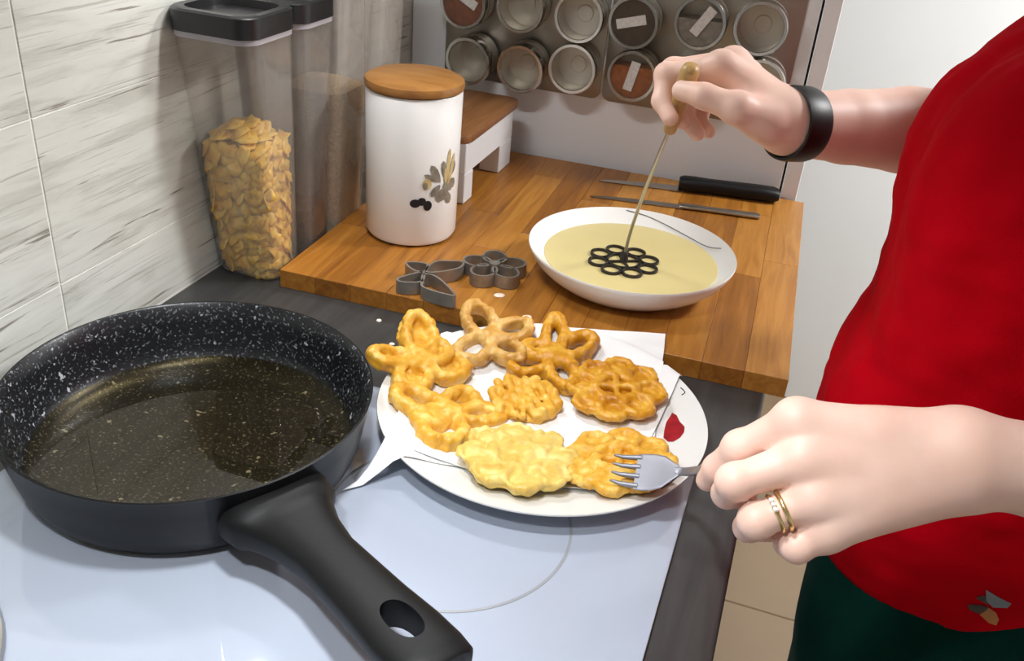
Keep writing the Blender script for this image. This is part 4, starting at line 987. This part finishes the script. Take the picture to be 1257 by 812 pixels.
# emblem printed near the hem
sv = BVHTree.FromPolygons([v.co.copy() for v in shirt.data.vertices], [tuple(p.vertices) for p in shirt.data.polygons])
e0 = Vector((.7930, .40, .906)); edir = Vector((0.06, 1, .0)).normalized(); ex = Vector((1, -.06, 0)); ez = Vector((0, 0, 1))
def emblem(name, pts, m):
    vs = []
    for x, z in pts:
        q = e0 + ex * x * 1.2 + ez * z * 1.2; hit = sv.ray_cast(q, edir); vs.append((hit[0] + hit[1] * .0009) if hit[0] else q + edir * .2)
    c = sum((Vector(v) for v in vs), Vector()) / len(vs); n = len(vs)
    obj(name, mesh(name, [c] + vs, [(0, 1 + i, 1 + (i + 1) % n) for i in range(n)]), m, shirt)
emblem('emblem_print', [(-.006, .013), (.002, .009), (.0105, .006), (.0095, .002), (.002, .0), (-.003, .004)], M['bluegrey'])
emblem('emblem_print', [(-.009, .004), (-.001, .001), (.0, -.001), (-.003, .006), (-.006, .008)], M['darkgrey'])
emblem('emblem_print', [(-.0115, -.003), (-.004, -.0005), (.0, -.001), (-.001, -.005), (-.004, -.008), (-.009, -.007)], M['darkgrey'])
emblem('emblem_print', [(.0, -.001), (.005, -.004), (.0085, -.010), (.0085, -.015), (.004, -.014), (-.003, -.0085), (-.001, -.005)], M['orange'])
# wristband on the right wrist
wdir = (Vector((.6356, .8812, 1.1574)) - Vector(rw)).normalized(); wc_ = Vector(rw) + wdir * .004
ws = wdir.cross(Vector((0, 0, 1))).normalized(); wu = ws.cross(wdir).normalized()
vs = []; fs = []; n = 48; prof = [(-.0125, .0005), (-.0122, .0028), (-.008, .0038), (.008, .0038), (.0122, .0028), (.0125, .0005)]
for i in range(n):
    a_ = 2 * math.pi * i / n; rx, ry = .0292, .0288
    for ax_, q in prof:
        vs.append(wc_ + wdir * ax_ + ws * ((rx + q) * math.cos(a_)) + wu * ((ry + q) * math.sin(a_)))
k = len(prof)
for i in range(n):
    for j in range(k): fs.append((i * k + j, i * k + (j + 1) % k, ((i + 1) % n) * k + (j + 1) % k, ((i + 1) % n) * k + j))
bm = bmesh.new(); me = mesh('wristband', vs, fs); bm.from_mesh(me); wb = obj('wristband', autosmooth(frombm('wristband', bm), 50), M['strap'], per); wb['label'] = 'black rubber fitness band on the right wrist'
# rings on the left ring finger
ra, rb_ = Vector(LH['ring'][0]), Vector(LH['ring'][1]); rd = (rb_ - ra).normalized(); rs_ = rd.cross(Vector((0, 0, 1))).normalized(); ru = rs_.cross(rd).normalized()
for q, wgt in ((.52, .0016), (.66, .0013)):
    c_ = ra + (rb_ - ra) * q; rad = FR['ring'][0] * (1 - q) + FR['ring'][1] * q + .0006
    o = obj('ring', tube('ring', [c_ + rs_ * (rad * math.cos(6.2832 * i / 36)) + ru * (rad * math.sin(6.2832 * i / 36)) for i in range(36)], wgt, 8, True), M['gold'], per); o['label'] = 'gold ring on the left ring finger'
    if q > .6:
        for t_ in (-.25, 0, .25):
            p_ = c_ + rs_ * ((rad + .0018) * math.cos(R_(110) + t_)) + ru * ((rad + .0018) * math.sin(R_(110) + t_))
            obj('stone', lathe('stone', [(0, -.0016), (.0016, -.0006), (.0016, .0006), (0, .0016)], 10, tuple(p_)), M['gem'], o)
